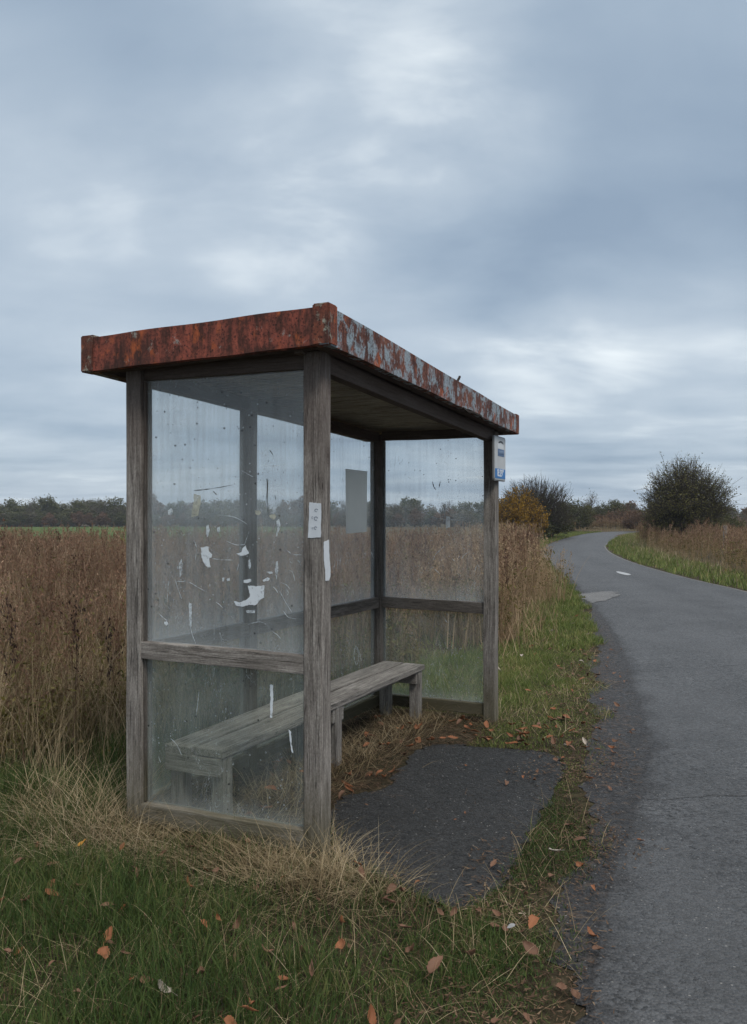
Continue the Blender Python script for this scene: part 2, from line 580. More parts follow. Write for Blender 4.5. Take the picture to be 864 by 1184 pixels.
PAD = [g(x, y) for x, y in ((380, 975), (382, 938), (402, 921), (442, 914), (460, 897), (474, 873), (502, 863), (540, 864), (580, 867), (620, 870), (648, 877), (652, 892), (642, 918), (627, 945), (611, 972), (597, 998),
                            (580, 1022), (556, 1046), (530, 1056), (500, 1046), (470, 1032), (440, 1018), (410, 1004), (388, 996))]
ROAD_L = [(0.55, 1.2), (0.62, 2.0), (0.70, 2.6), (0.82, 3.0), (1.00, 3.5), (1.27, 4.1), (1.57, 4.75), (1.82, 5.4), (2.06, 6.2), (2.36, 7.4), (2.76, 9.0), (3.2, 11.0), (3.75, 14.0), (4.35, 17.5), (4.95, 21.5), (5.62, 26.6), (6.2, 31), (7.6, 37), (9.3, 43), (11.4, 49.5), (13.6, 55.5),
          (15.6, 60.8), (18.5, 66), (25, 70.5), (40, 75)]
APRON = [(0.46, 1.2), (0.55, 2.0), (0.62, 2.6), (0.74, 3.0), (0.89, 3.5), (1.09, 4.1), (1.27, 4.75), (1.47, 5.4), (1.73, 6.2), (2.03, 7.4), (2.44, 9.0), (2.98, 11.0), (3.6, 14.0), (4.27, 17.5), (4.9, 21.5), (5.57, 26.6), (6.15, 31), (7.55, 37), (9.25, 43), (11.35, 49.5), (13.55, 55.5),
         (15.55, 60.8), (18.4, 66.1), (24.9, 70.6), (39.9, 75.1)]
ROAD_R = [(6.6, 1.2), (6.6, 2.0), (6.6, 2.6), (6.6, 3.0), (6.6, 3.5), (6.62, 4.1), (6.65, 4.75), (6.7, 5.4), (6.75, 6.2), (6.8, 7.4), (6.9, 9.0), (7.05, 11.0), (7.25, 14.0), (7.5, 17.0), (7.62, 20.5), (8.2, 26.2), (9.2, 32), (10.5, 37.5), (12.0, 42.5), (14.0, 48.5), (16.0, 54),
          (18.3, 59.2), (21.5, 63), (27, 66), (41, 69.5)]


def inside(poly, x, y):
    x, y = np.asarray(x), np.asarray(y)
    c = np.zeros(x.shape, bool)
    n = len(poly)
    for i in range(n):
        x0, y0 = poly[i]
        x1, y1 = poly[i - 1]
        hit = ((y0 > y) != (y1 > y)) & (x < (x1 - x0) * (y - y0) / ((y1 - y0) or 1e-9) + x0)
        c ^= hit
    return c


def curve_x(pts, y):
    return np.interp(y, [p[1] for p in pts], [p[0] for p in pts])


def wav(x, y, s, seed):
    q = np.random.default_rng(seed)
    out = np.zeros(np.shape(x))
    for k in range(7):
        a, p, fr = q.uniform(0, 6.28), q.uniform(0, 6.28), s * q.uniform(0.6, 2.2)
        out = out + np.sin((np.cos(a) * x + np.sin(a) * y) * fr + p)
    return out / 3.2


# ------------------------------------------------------------- ground sheets
def grid_sheet(name, xs, ys, zoff=0.0):
    X, Y = np.meshgrid(xs, ys)
    Z = terr(X, Y) + zoff
    v = np.stack([X, Y, Z], -1).reshape(-1, 3)
    nx, ny = len(xs), len(ys)
    i, j = np.meshgrid(np.arange(nx - 1), np.arange(ny - 1))
    a = (j * nx + i).reshape(-1)
    return from_arrays(name, v, np.stack([a, a + 1, a + nx + 1, a + nx], -1))


def ground_material():
    m, n, out = material('soil_and_turf')
    p = n.new('ShaderNodeNewGeometry').outputs['Position']
    a = n.noise(p, 0.9, 5, 0.6)
    b = n.noise(p, 14, 6, 0.7)
    c = n.ramp(b, [(0.3, (0.016, 0.012, 0.008)), (0.5, (0.04, 0.033, 0.019)), (0.7, (0.085, 0.065, 0.04))])
    gr = n.ramp(b, [(0.3, (0.014, 0.02, 0.006)), (0.6, (0.04, 0.055, 0.016)), (0.8, (0.07, 0.085, 0.028))])
    c = n.mix(n.rangef(a, 0.52, 0.7, 0, 0.45), c, gr)
    sp = n.new('ShaderNodeSeparateXYZ')
    n.put(sp.inputs[0], p)
    far = n.rangef(sp.outputs[1], 28, 45)
    c = n.mix(n.math('MULTIPLY', far, 0.75), c, n.mix(a, (0.06, 0.05, 0.025), (0.11, 0.08, 0.045)))
    principled(n, out, c, 0.95, n.bump(b, 0.8, 0.03), spec=0.1)
    return m


xs = np.unique(np.concatenate([np.linspace(-700, -60, 17), np.linspace(-60, 60, 61), np.linspace(60, 700, 17)]))
ys = np.unique(np.concatenate([np.linspace(-60, 0, 7), np.linspace(0, 60, 41), np.linspace(60, 180, 41), np.linspace(180, 1200, 18)]))
ground = tag(link('ground', grid_sheet('ground', xs, ys), ground_material()), kind='structure')


def field_mat(name, a, b, rows):
    m, n, out = material(name)
    p = n.new('ShaderNodeNewGeometry').outputs['Position']
    f = n.noise(n.scale(p, rows), 1, 5, 0.65)
    q = n.noise(p, 0.12, 3)
    c = n.mix(n.rangef(f, 0.3, 0.7), a, b)
    c = n.mix(n.rangef(q, 0.35, 0.65, 0, 0.5), c, [x * 0.7 for x in a])
    principled(n, out, c, 0.95, n.bump(f, 0.6, 0.1), spec=0.1)
    return m


gf = grid_sheet('green_field', np.linspace(-420, 0, 40), np.linspace(27, 172, 40), 0.03)
for v_ in gf.vertices:
    v_.co.x -= 0.085 * v_.co.y
tag(link('green_field', gf,
         field_mat('winter_crop', (0.055, 0.085, 0.025), (0.085, 0.12, 0.038), (0.9, 0.25, 1))), kind='structure')
tag(link('ploughed_field', grid_sheet('ploughed_field', np.linspace(16, 300, 30), np.linspace(31, 60, 12), 0.03),
         field_mat('ploughed_soil', (0.085, 0.055, 0.04), (0.2, 0.14, 0.10), (0.5, 2.2, 1))), kind='structure')


def asphalt(name, base, worn_col, speck, road=False):
    m, n, out = material(name)
    p = n.new('ShaderNodeNewGeometry').outputs['Position']
    st = n.voro(p, 78)
    rgb = n.new('ShaderNodeSeparateColor')
    n.put(rgb.inputs[0], st.outputs['Color'])
    st2 = n.voro(p, 36)
    rgb2 = n.new('ShaderNodeSeparateColor')
    n.put(rgb2.inputs[0], st2.outputs['Color'])
    big = n.noise(p, 1.1, 5, 0.6)
    mid = n.noise(p, 6, 5, 0.65)
    c = n.mix(rgb.outputs[0], [x * 0.3 for x in base], [x * 1.7 for x in base])
    c = n.mix(n.rangef(rgb2.outputs[1], 0.5, 1.0, 0, 0.5), c, [x * 2.0 for x in base])
    c = n.mix(n.rangef(big, 0.38, 0.62, 0, 0.55), c, [x * 0.6 for x in base])
    lng = n.noise(n.scale(p, (0.9, 0.22, 1)), 1, 5, 0.6, 0.6)
    c = n.mix(n.rangef(lng, 0.42, 0.6, 0, 0.4), c, [x * 1.35 for x in base])
    c = n.mix(n.rangef(mid, 0.5, 0.75, 0, 0.3), c, [x * 1.5 for x in base])
    h = n.math('ADD', n.math('MULTIPLY', st.outputs['Distance'], -0.8), n.math('MULTIPLY', st2.outputs['Distance'], -0.5))
    if road:
        w = n.attr('worn')
        u = n.attr('across')
        jag = n.math('ADD', w, n.math('MULTIPLY', n.math('SUBTRACT', n.noise(p, 2.6, 5, 0.65), 0.5), 0.7))
        wm = n.rangef(jag, 0.28, 0.66, 0, 1, True)
        dark = n.mix(rgb.outputs[0], [x * 0.4 for x in worn_col], [x * 1.7 for x in worn_col])
        c = n.mix(wm, c, dark)
        grit = n.math('MULTIPLY', n.rangef(n.noise(p, 16, 5, 0.7), 0.52, 0.66), n.rangef(w, 0.45, 0.95, 0, 0.65))
        c = n.mix(grit, c, (0.085, 0.06, 0.042))
        for pos, wd, amt in ((0.30, 0.09, 0.22), (0.72, 0.09, 0.22)):
            tr = n.rangef(n.math('ABSOLUTE', n.math('SUBTRACT', u, pos)), 0.02, wd, amt, 0, True)
            c = n.mix(tr, c, [x * 1.5 for x in base])
        mid_d = n.rangef(n.math('ABSOLUTE', n.math('SUBTRACT', u, 0.5)), 0.0, 0.06, 0.25, 0, True)
        c = n.mix(mid_d, c, [x * 0.6 for x in base])
        edge = n.rangef(u, 0.972, 0.99, 0, 0.5, True)
        c = n.mix(edge, c, (0.24, 0.22, 0.2))
        # transverse cracks
        sp = n.new('ShaderNodeSeparateXYZ')
        n.put(sp.inputs[0], p)
        for y0, x0, x1, wd in ((4.62, 1.2, 9, 0.011), (3.55, 1.9, 9, 0.006), (8.4, 2.6, 5.2, 0.006)):
            yy = n.math('ADD', sp.outputs[1], n.math('MULTIPLY', n.math('SUBTRACT', n.noise(p, 2.3, 6, 0.6), 0.5), 0.32))
            cr = n.rangef(n.math('ABSOLUTE', n.math('SUBTRACT', yy, y0)), wd * 0.35, wd, 0.8, 0)
            cr = n.math('MULTIPLY', cr, n.rangef(sp.outputs[0], x0, x0 + 0.4))
            c = n.mix(n.math('MULTIPLY', cr, n.rangef(mid, 0.3, 0.5, 0.35, 1)), c, (0.012, 0.011, 0.01))
            h = n.math('SUBTRACT', h, cr)
    if speck:
        k = n.voro(n.vmath('ADD', p, (3.1, 1.7, 0)), 34)
        km = n.math('MULTIPLY', n.rangef(k.outputs['Distance'], 0.10, 0.16, 1, 0), n.math('GREATER_THAN', n.noise(p, 23, 2), 0.52))
        c = n.mix(n.math('MULTIPLY', km, speck), c, (0.3, 0.29, 0.27))
    principled(n, out, c, n.rangef(rgb.outputs[1], 0, 1, 0.45, 0.8), n.bump(h, 1.0, 0.008), spec=0.3 if road else 0.2)
    return m


def resample(pts, m):
    pts = np.array(pts)
    t = np.linspace(0, len(pts) - 1, m)
    # Catmull-Rom through the measured points
    i = np.clip(t.astype(int), 0, len(pts) - 2)
    f = (t - i)[:, None]
    P = lambda k: pts[np.clip(k, 0, len(pts) - 1)]
    a, b, c, d = P(i - 1), P(i), P(i + 1), P(i + 2)
    return 0.5 * (2 * b + (c - a) * f + (2 * a - 5 * b + 4 * c - d) * f ** 2 + (3 * b - a - 3 * c + d) * f ** 3)


def road_mesh():
    M_ = 420
    ap, l, r = resample([(0.1, -30), (0.2, -8)] + APRON, M_), resample([(0.45, -30), (0.5, -8)] + ROAD_L, M_), resample([(6.6, -30), (6.6, -8)] + ROAD_R, M_)
    cols, worn, acr = [], [], []
    ja = (wav(ap[:, 0], ap[:, 1], 3.0, 5) * 0.07 + wav(ap[:, 0], ap[:, 1], 17.0, 6) * 0.035 + np.random.default_rng(3).normal(0, 0.012, M_))[:, None] * np.array([[1, 0]])
    cols += [ap + ja - np.array([[0.06, 0]]), ap + (l - ap) * 0.6, l]
    worn += [1, 0.95, 0.5]
    acr += [0, 0, 0]
    for t in (0.06, 0.14, 0.26, 0.38, 0.5, 0.62, 0.74, 0.86, 0.96, 1.0):
        cols.append(l + (r - l) * t)
        worn.append(0.12 if t < 0.1 else 0)
        acr.append(t)
    k = len(cols)
    v = np.zeros((M_, k, 3))
    for c, p in enumerate(cols):
        v[:, c, :2] = p
        camber = 0.05 * (1 - (2 * acr[c] - 1) ** 2)
        v[:, c, 2] = terr(p[:, 0], p[:, 1]) + 0.008 + camber
    v[:, 0, 2] -= 0.004
    j, i = np.meshgrid(np.arange(M_ - 1), np.arange(k - 1), indexing='ij')
    a = (j * k + i).reshape(-1)
    me = from_arrays('road', v.reshape(-1, 3), np.stack([a, a + 1, a + k + 1, a + k], -1), smooth=True)
    for nm, vals in (('worn', worn), ('across', acr)):
        at = me.attributes.new(nm, 'FLOAT', 'POINT')
        at.data.foreach_set('value', np.tile(np.array(vals, np.float32), M_))
    return me


tag(link('road', road_mesh(), asphalt('road_asphalt', (0.056, 0.0575, 0.0595), (0.022, 0.021, 0.021), 0.5, True)), kind='structure')


def road_z(x, y):
    l, r = curve_x(ROAD_L, y), curve_x(ROAD_R, y)
    u = (x - l) / (r - l)
    return 0.008 + 0.05 * max(0, 1 - (2 * u - 1) ** 2)


def sheet(name, pts, zs, mat, wob=0.0, n=6, seed=3):
    """irregular flat patch: outline resampled and roughened"""
    q = np.random.default_rng(seed)
    P = np.array(pts)
    N = len(P)
    out = []
    for i in range(N):
        a, b, c, d = P[i - 1], P[i], P[(i + 1) % N], P[(i + 2) % N]
        for k in range(n):
            f = k / n
            out.append(0.5 * (2 * b + (c - a) * f + (2 * a - 5 * b + 4 * c - d) * f ** 2 + (3 * b - a - 3 * c + d) * f ** 3) + q.normal(0, wob, 2))
    bm = bmesh.new()
    vs = [bm.verts.new((p[0], p[1], zs(p[0], p[1]) if callable(zs) else zs)) for p in out]
    f = bm.faces.new(vs)
    if f.normal.z < 0:
        f.normal_flip()
    bmesh.ops.triangulate(bm, faces=[f])
    if not callable(zs):
        ed = [e for e in bm.edges if e.is_boundary]
        r = bmesh.ops.extrude_edge_only(bm, edges=ed)
        for v in r['geom']:
            if isinstance(v, bmesh.types.BMVert):
                v.co.z -= 0.03
    me = bpy.data.meshes.new(name)
    bm.to_mesh(me)
    bm.free()
    return link(name, me, mat)


tag(sheet('asphalt_pad', PAD, 0.009, asphalt('pad_asphalt', (0.025, 0.0245, 0.024), None, 0.75), 0.018, 8), kind='structure')
patch_pts = [g(x, y) for x, y in ((672, 691), (680, 687), (697, 686), (712, 687), (718, 690), (706, 694), (694, 697), (684, 698), (676, 695))]
tag(sheet('worn_road_patch', patch_pts, lambda x, y: road_z(x, y) + 0.007, asphalt('worn_patch', (0.12, 0.118, 0.115), None, 0.3), 0.04, 5), kind='structure')
patch2 = [g(x, y) for x, y in ((641, 657), (647, 656), (655, 657.5), (651, 659), (645, 658.6))]
tag(sheet('worn_road_patch', patch2, lambda x, y: road_z(x, y) + 0.007, bpy.data.materials['worn_patch'], 0.04, 5), kind='structure')
dash = [g(x, y) for x, y in ((711.5, 664.2), (717.5, 663.8), (730, 667.3), (723, 668))]
tag(sheet('road_marking', dash, lambda x, y: road_z(x, y) + 0.008, plain('road_paint', (0.3, 0.31, 0.32), 0.7, 0.3, 14), 0.012, 3), kind='structure')

# ------------------------------------------------------------------ bus shelter
shelter = empty('bus_shelter', (0, 5.2, 0), 'weathered timber bus shelter with grimy glass walls and a rusted flat roof beside the road', 'bus shelter')


def up(p, z):
    return Vector((p.x, p.y, z))


def roof_h(p):
    t = (p - F).dot(V) / 2.76
    return H_NEAR + (H_FAR - H_NEAR) * t


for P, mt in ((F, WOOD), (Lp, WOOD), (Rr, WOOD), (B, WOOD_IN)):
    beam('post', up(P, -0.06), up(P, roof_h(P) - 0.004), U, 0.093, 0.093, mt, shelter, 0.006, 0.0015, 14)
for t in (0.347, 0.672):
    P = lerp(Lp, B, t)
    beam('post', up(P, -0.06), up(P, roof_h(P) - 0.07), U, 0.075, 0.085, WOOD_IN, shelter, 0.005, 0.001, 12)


def wall(A, C, nrm, bays, outer, tops, mids, lows, gdir=1):
    """rails and two panes per bay between posts A and C; nrm points out of the shelter"""
    d = (C - A).normalized()
    a, c = A + d * 0.047, C - d * 0.047
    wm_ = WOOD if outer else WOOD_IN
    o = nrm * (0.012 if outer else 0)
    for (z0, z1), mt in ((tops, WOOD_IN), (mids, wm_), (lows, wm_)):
        oo = o
        if mt is WOOD_IN and outer:
            oo = nrm * -0.01
        for k in range(len(bays) - 1):
            p, q = lerp(a, c, bays[k]), lerp(a, c, bays[k + 1])
            if k > 0:
                p = p + d * 0.0375
            if k < len(bays) - 2:
                q = q - d * 0.0375
            pz = [lerp(z0[0], z1[0], b) for b in (bays[k], bays[k + 1])]
            pt = [lerp(z0[1], z1[1], b) for b in (bays[k], bays[k + 1])]
            beam('rail', up(p, (pz[0] + pt[0]) / 2) + oo, up(q, (pz[1] + pt[1]) / 2) + oo, nrm, 0.066, (pt[0] - pz[0] + pt[1] - pz[1]) / 2, mt, shelter, 0.004, 0.0012, 8)
    panes = []
    for k in range(len(bays) - 1):
        p, q = lerp(a, c, bays[k]), lerp(a, c, bays[k + 1])
        if k > 0:
            p = p + d * 0.038
        if k < len(bays) - 2:
            q = q - d * 0.038
        w = (q - p).length
        for nm, lo, hi, gm in (('upper', mids, tops, GLASS), ('lower', lows, mids, GLASS_LOW)):
            za = lerp(lo[0][1], lo[1][1], (bays[k] + bays[k + 1]) / 2)
            zb = lerp(hi[0][0], hi[1][0], (bays[k] + bays[k + 1]) / 2)
            mid = (p + q) / 2 + nrm * 0.002
            M = Matrix((nrm, d, Vector((0, 0, 1)))).transposed().to_4x4()
            M.translation = up(mid, (za + zb) / 2)
            pane = link('glass_pane', box_mesh('glass_pane', 0.006, w + 0.006, zb - za + 0.03, 0), gm, M, shelter)
            panes.append((pane, M, w, zb - za))
            for e in (p + d * 0.006, q - d * 0.006):
                beam('glazing_bead', up(e, za + 0.002) + nrm * 0.016, up(e, zb - 0.002) + nrm * 0.016, nrm, 0.018, 0.012, WOOD_IN, pane, 0.002, 0, 0)
    return panes


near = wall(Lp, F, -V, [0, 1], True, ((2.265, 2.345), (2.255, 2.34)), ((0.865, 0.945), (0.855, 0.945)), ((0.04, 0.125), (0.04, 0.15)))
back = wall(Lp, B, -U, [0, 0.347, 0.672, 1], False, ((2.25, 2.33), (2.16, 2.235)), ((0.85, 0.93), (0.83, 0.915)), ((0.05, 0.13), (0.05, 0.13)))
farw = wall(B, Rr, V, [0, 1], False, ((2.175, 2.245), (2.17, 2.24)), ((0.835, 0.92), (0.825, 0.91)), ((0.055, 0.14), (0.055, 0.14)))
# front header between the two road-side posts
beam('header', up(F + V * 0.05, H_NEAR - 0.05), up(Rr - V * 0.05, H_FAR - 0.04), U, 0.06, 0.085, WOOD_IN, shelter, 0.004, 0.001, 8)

# roof: four measured corners
NR = F + U * 0.137 - V * 0.15
NL = Lp - U * 0.244 - V * 0.15
FR = Rr + U * 0.137 + V * 0.297
FL = B - U * 0.24 + V * 0.297
bot = {'NR': up(NR, 2.335), 'NL': up(NL, 2.309), 'FR': up(FR, 2.212), 'FL': up(FL, 2.20)}
top = {'NR': up(NR, 2.503), 'NL': up(NL, 2.478), 'FR': up(FR, 2.352), 'FL': up(FL, 2.34)}


def hexa(name, b4, t4, mat, parent, bevel=0.004, cuts=0):
    """solid from four bottom and four top world points (same winding)"""
    c = sum(b4 + t4, Vector()) / 8
    z = (b4[1] - b4[0]).normalized()
    M = Matrix.Translation(c)
    bm = bmesh.new()
    vb = [bm.verts.new(p - c) for p in b4]
    vt = [bm.verts.new(p - c) for p in t4]
    bm.faces.new(vb[::-1])
    bm.faces.new(vt)
    for i in range(4):
        bm.faces.new((vb[i], vb[(i + 1) % 4], vt[(i + 1) % 4], vt[i]))
    bmesh.ops.recalc_face_normals(bm, faces=bm.faces)
    if bevel:
        bmesh.ops.bevel(bm, geom=bm.edges[:], offset=bevel, segments=2, affect='EDGES')
    me = bpy.data.meshes.new(name)
    bm.to_mesh(me)
    bm.free()
    return link(name, me, mat, M, parent)


def inset(dct, k, a, b):
    s = {'N': 1, 'F': -1}[k[0]]
    r = {'R': -1, 'L': 1}[k[1]]
    return dct[k] + U * (r * a) + V * (s * b)


order = ('NR', 'NL', 'FL', 'FR')
dz = Vector((0, 0, 1))
roof = hexa('roof', [inset(bot, k, 0.045, 0.045) + dz * 0.06 for k in order], [inset(top, k, 0.045, 0.045) - dz * 0.02 for k in order], ROOF_TOP, shelter, 0)


def fascia(a, b, mat, label):
    """panel along corner a -> corner b, with a sagging, rust-eaten lower edge"""
    N = 60
    off = 0.044
    p0, p1 = bot[a], bot[b]
    outv = (U if (a + b).count('R') == 2 else (-V if (a + b).count('N') == 2 else (V if (a + b).count('F') == 2 else -U)))
    dd = (p1 - p0).normalized()
    c = (p0 + p1) / 2
    sh = 0.012
    q = random.Random(a + b)
    vs, fs = [], []
    ph = [q.uniform(0, 6) for _ in range(6)]
    for i in range(N + 1):
        t = i / N
        x0 = lerp(bot[a], bot[b], t)
        x1 = lerp(top[a], top[b], t)
        if mat is RUST_RED or (a + b).count('L') == 2:
            sft = dd * (lerp(0.044, -0.044, t) if True else 0)
            x0 = x0 + sft
            x1 = x1 + sft
        wob = 0.0025 * math.sin(9 * t + ph[0]) + 0.002 * math.sin(23 * t + ph[1])
        eat = 0.0
        if label == 'front':
            eat = 0.010 * max(0, math.sin(31 * t + 1)) * max(0, 1 - abs(t - 0.63) / 0.12) + 0.004 * q.random() * (abs(t - 0.63) < 0.08)
        for (pt, zz) in ((x0, wob * 0.5 + eat), (x1, 0.002 * math.sin(14 * t + ph[2]))):
            vs.append(pt + dz * zz + outv * (wob * 0.4) - c)
            vs.append(pt + dz * zz - outv * off + outv * wob * 0.4 - c)
    # per ring: 0 bot-out 1 bot-in 2 top-out 3 top-in
    for i in range(N):
        s, e = i * 4, i * 4 + 4
        fs += [(s, e, e + 2, s + 2), (s + 1, s + 3, e + 3, e + 1), (s, s + 1, e + 1, e), (s + 2, e + 2, e + 3, s + 3)]
    fs += [(0, 2, 3, 1), (N * 4, N * 4 + 1, N * 4 + 3, N * 4 + 2)]
    me = bpy.data.meshes.new('fascia_panel')
    me.from_pydata([tuple(v) for v in vs], [], fs)
    bm = bmesh.new()
    bm.from_mesh(me)
    bmesh.ops.recalc_face_normals(bm, faces=bm.faces)
    bm.to_mesh(me)
    bm.free()
    return link('fascia_panel', me, mat, Matrix.Translation(c), roof)


fp = fascia('NR', 'NL', RUST_RED, 'near')
fp['label'] = 'rust-red near fascia panel streaked with dark corrosion'
fp = fascia('NR', 'FR', RUST_PALE, 'front')
fp['label'] = 'road-side fascia panel with pale blue paint peeling off rust'
fascia('FL', 'FR', RUST_RED, 'far')
fascia('NL', 'FL', RUST_PALE, 'back')
# rotten sliver hanging below the front fascia, and a twig lying on the roof edge
sp0, sp1 = lerp(bot['NR'], bot['FR'], 0.57), lerp(bot['NR'], bot['FR'], 0.70)
beam('peeling_strip', sp0 + U * 0.004 - dz * 0.004, sp1 + U * 0.006 - dz * 0.008, U, 0.012, 0.014, ROT, roof, 0.003, 0.004, 12)
tw = lerp(top['NR'], top['FR'], 0.545)
twig = empty('twig', tw, 'short dark twig stuck upright on the roof edge over the road side', 'twig')
beam('stalk', tw - dz * 0.006 - U * 0.01, tw + dz * 0.035 + V * 0.05 - U * 0.01, U, 0.012, 0.014, ROT, twig, 0.003, 0.002, 6)

for k in order:
    r = {'R': 1, 'L': -1}[k[1]]
    s = {'N': -1, 'F': 1}[k[0]]
    lu, lv = 0.085, 0.085
    o_ = 0.004
    c0 = bot[k] + U * r * o_ + V * s * o_
    quad = [c0, c0 - U * r * lu, c0 - U * r * lu - V * s * lv, c0 - V * s * lv]
    hgt = (top[k] - bot[k]).z
    hexa('corner_cap', [p - dz * 0.003 for p in quad], [p + dz * (hgt + 0.013) for p in quad], RUST_CAP, roof, 0.006)

# soffit boards running across the shelter, one ribbed mesh
N = 46
A0, A1 = inset(bot, 'NR', 0.05, 0.05), inset(bot, 'FR', 0.05, 0.05)
B0, B1 = inset(bot, 'NL', 0.05, 0.05), inset(bot, 'FL', 0.05, 0.05)
acc = Acc()
for i in range(N):
    t0, t1 = (i + 0.07) / N, (i + 0.93) / N
    zj = random.uniform(0, 0.006)
    q = [lerp(A0, A1, t0), lerp(A0, A1, t1), lerp(B0, B1, t1), lerp(B0, B1, t0)]
    lo = [p + dz * (0.045 - zj) for p in q]
    hi = [p + dz * 0.075 for p in q]
    acc.add([tuple(p - A0) for p in lo + hi], [(0, 3, 2, 1), (4, 5, 6, 7), (0, 1, 5, 4), (1, 2, 6, 5), (2, 3, 7, 6), (3, 0, 4, 7)])
me = acc.mesh('soffit_boards')
Mw = Matrix((V, dz, U)).transposed().to_4x4()
Mw.translation = A0
me.transform(Mw.to_3x3().inverted().to_4x4())
link('soffit_boards', me, SOFFIT, Mw, roof)
for a, b, o_ in (('NR', 'FR', -U), ('NL', 'FL', U), ('NR', 'NL', V), ('FR', 'FL', -V)):
    e = (bot[b] - bot[a]).normalized()
    ins = 0.10 if o_ in (V, -V) else 0.052
    beam('roof_beam', bot[a] + o_ * 0.072 + e * ins + dz * 0.022, bot[b] + o_ * 0.072 - e * ins + dz * 0.022, o_, 0.05, 0.046, WOOD_IN, roof, 0.003, 0.001, 8)
beam('roof_beam', lerp(bot['NR'], bot['FR'], 0.02) - U * 0.19 + dz * 0.015, lerp(bot['NR'], bot['FR'], 0.97) - U * 0.19 + dz * 0.015, U, 0.045, 0.055, WOOD, roof, 0.004, 0.001, 8)

# marks stuck on the panes -------------------------------------------------


def ray_to_pane(px, py, M):
    d = Vector(((px - CX) / FPX, 1, (CY - py) / FPX))
    o = Vector((0, 0, CAM_H))
    nrm = M.to_3x3().col[0]
    t = (M.translation - o).dot(nrm) / d.dot(nrm)
    return M.inverted() @ (o + d * t)


def scrap(pane, M, pts, mat, side=1, name='paper_scrap', label=None, thick=0.0012, rough=0.0035):
    loc = [ray_to_pane(x, y, M) for x, y in pts]
    c = sum(loc, Vector()) / len(loc)
    out = []
    q = random.Random(int(pts[0][0] * 7 + pts[0][1]))
    for i in range(len(loc)):
        a, b = loc[i], loc[(i + 1) % len(loc)]
        nn = max(2, int((b - a).length / 0.009))
        for k in range(nn):
            p = lerp(a, b, k / nn)
            out.append((p.y - c.y + q.uniform(-1, 1) * rough * 0.5, p.z - c.z + q.uniform(-1, 1) * rough * 0.5))
    me = poly_prism(name, out, M, thick)
    W = M @ Matrix.Translation((side * 0.0042, c.y, c.z))
    o = link(name, me, mat, W, pane)
    if label:
        o['label'] = label
    return o


def cz(x0, y0, s, pts):
    return [(x0 + p[0] * s, y0 + p[1] * s) for p in pts]


np_, nM = near[0][0], near[0][1]
S1 = 190 / 864
for pts, mt, lab in (
    ([(532, 714), (575, 718), (620, 714), (618, 775), (598, 790), (575, 818), (540, 815), (505, 826), (470, 818), (460, 795), (490, 802), (520, 792), (545, 770), (540, 740)], SCRAP, 'large torn hook-shaped white paper remnant'),
    ([(286, 514), (325, 508), (328, 535), (346, 552), (342, 566), (330, 570), (335, 605), (338, 618), (322, 618), (306, 600), (290, 566)], SCRAP, 'torn white paper remnant with a ragged tail'),
    ([(248, 232), (284, 240), (286, 275), (276, 320), (274, 345), (235, 355), (240, 320), (250, 270)], SCRAP_DIM, 'yellowed strip of old tape'),
    ([(470, 545), (500, 540), (505, 520), (520, 502), (530, 525), (540, 545), (520, 556), (495, 556)], SCRAP, None),
    ([(510, 684), (550, 680), (552, 692), (530, 700), (512, 697)], SCRAP, None),
    ([(524, 845), (572, 842), (570, 858), (530, 858)], SCUFF, None),
    ([(610, 684), (636, 672), (650, 676), (640, 690), (615, 692)], SCRAP, None),
    ([(630, 642), (655, 638), (664, 648), (645, 652)], SCUFF, None),
    ([(316, 400), (326, 395), (332, 420), (326, 452), (318, 462), (314, 430)], SCUFF, None),
    ([(372, 410), (384, 405), (388, 425), (380, 442), (372, 430)], SCUFF, None),
    ([(680, 590), (690, 585), (692, 640), (684, 680), (676, 640)], SCUFF, None),
    ([(684, 375), (698, 365), (704, 400), (696, 430), (684, 455), (690, 410)], SCUFF, None),
    ([(112, 318), (130, 308), (140, 325), (132, 345), (116, 342)], SCUFF, None),
    ([(222, 800), (236, 810), (238, 860), (236, 930), (228, 930), (224, 860)], SCUFF, None),
    ([(536, 580), (546, 575), (550, 600), (544, 628), (537, 620)], SCUFF, None),
    ([(172, 600), (182, 575), (190, 600), (184, 660), (176, 670)], SCUFF, None),
    ([(398, 675), (410, 670), (408, 690), (398, 692)], SCUFF, None),
    ([(420, 680), (436, 676), (440, 686), (426, 690)], SCUFF, None),
    ([(94, 905), (106, 902), (114, 916), (104, 924), (95, 916)], SCRAP, None),
    ([(572, 320), (590, 318), (602, 335), (590, 345), (574, 338)], SCRAP_DIM, None),
    ([(645, 345), (672, 338), (684, 352), (670, 368), (650, 358)], SCRAP_DIM, None),
):
    scrap(np_, nM, cz(170, 520, S1, pts), mt, 1, 'paper_scrap' if mt is not SCUFF else 'scuff_mark', lab)


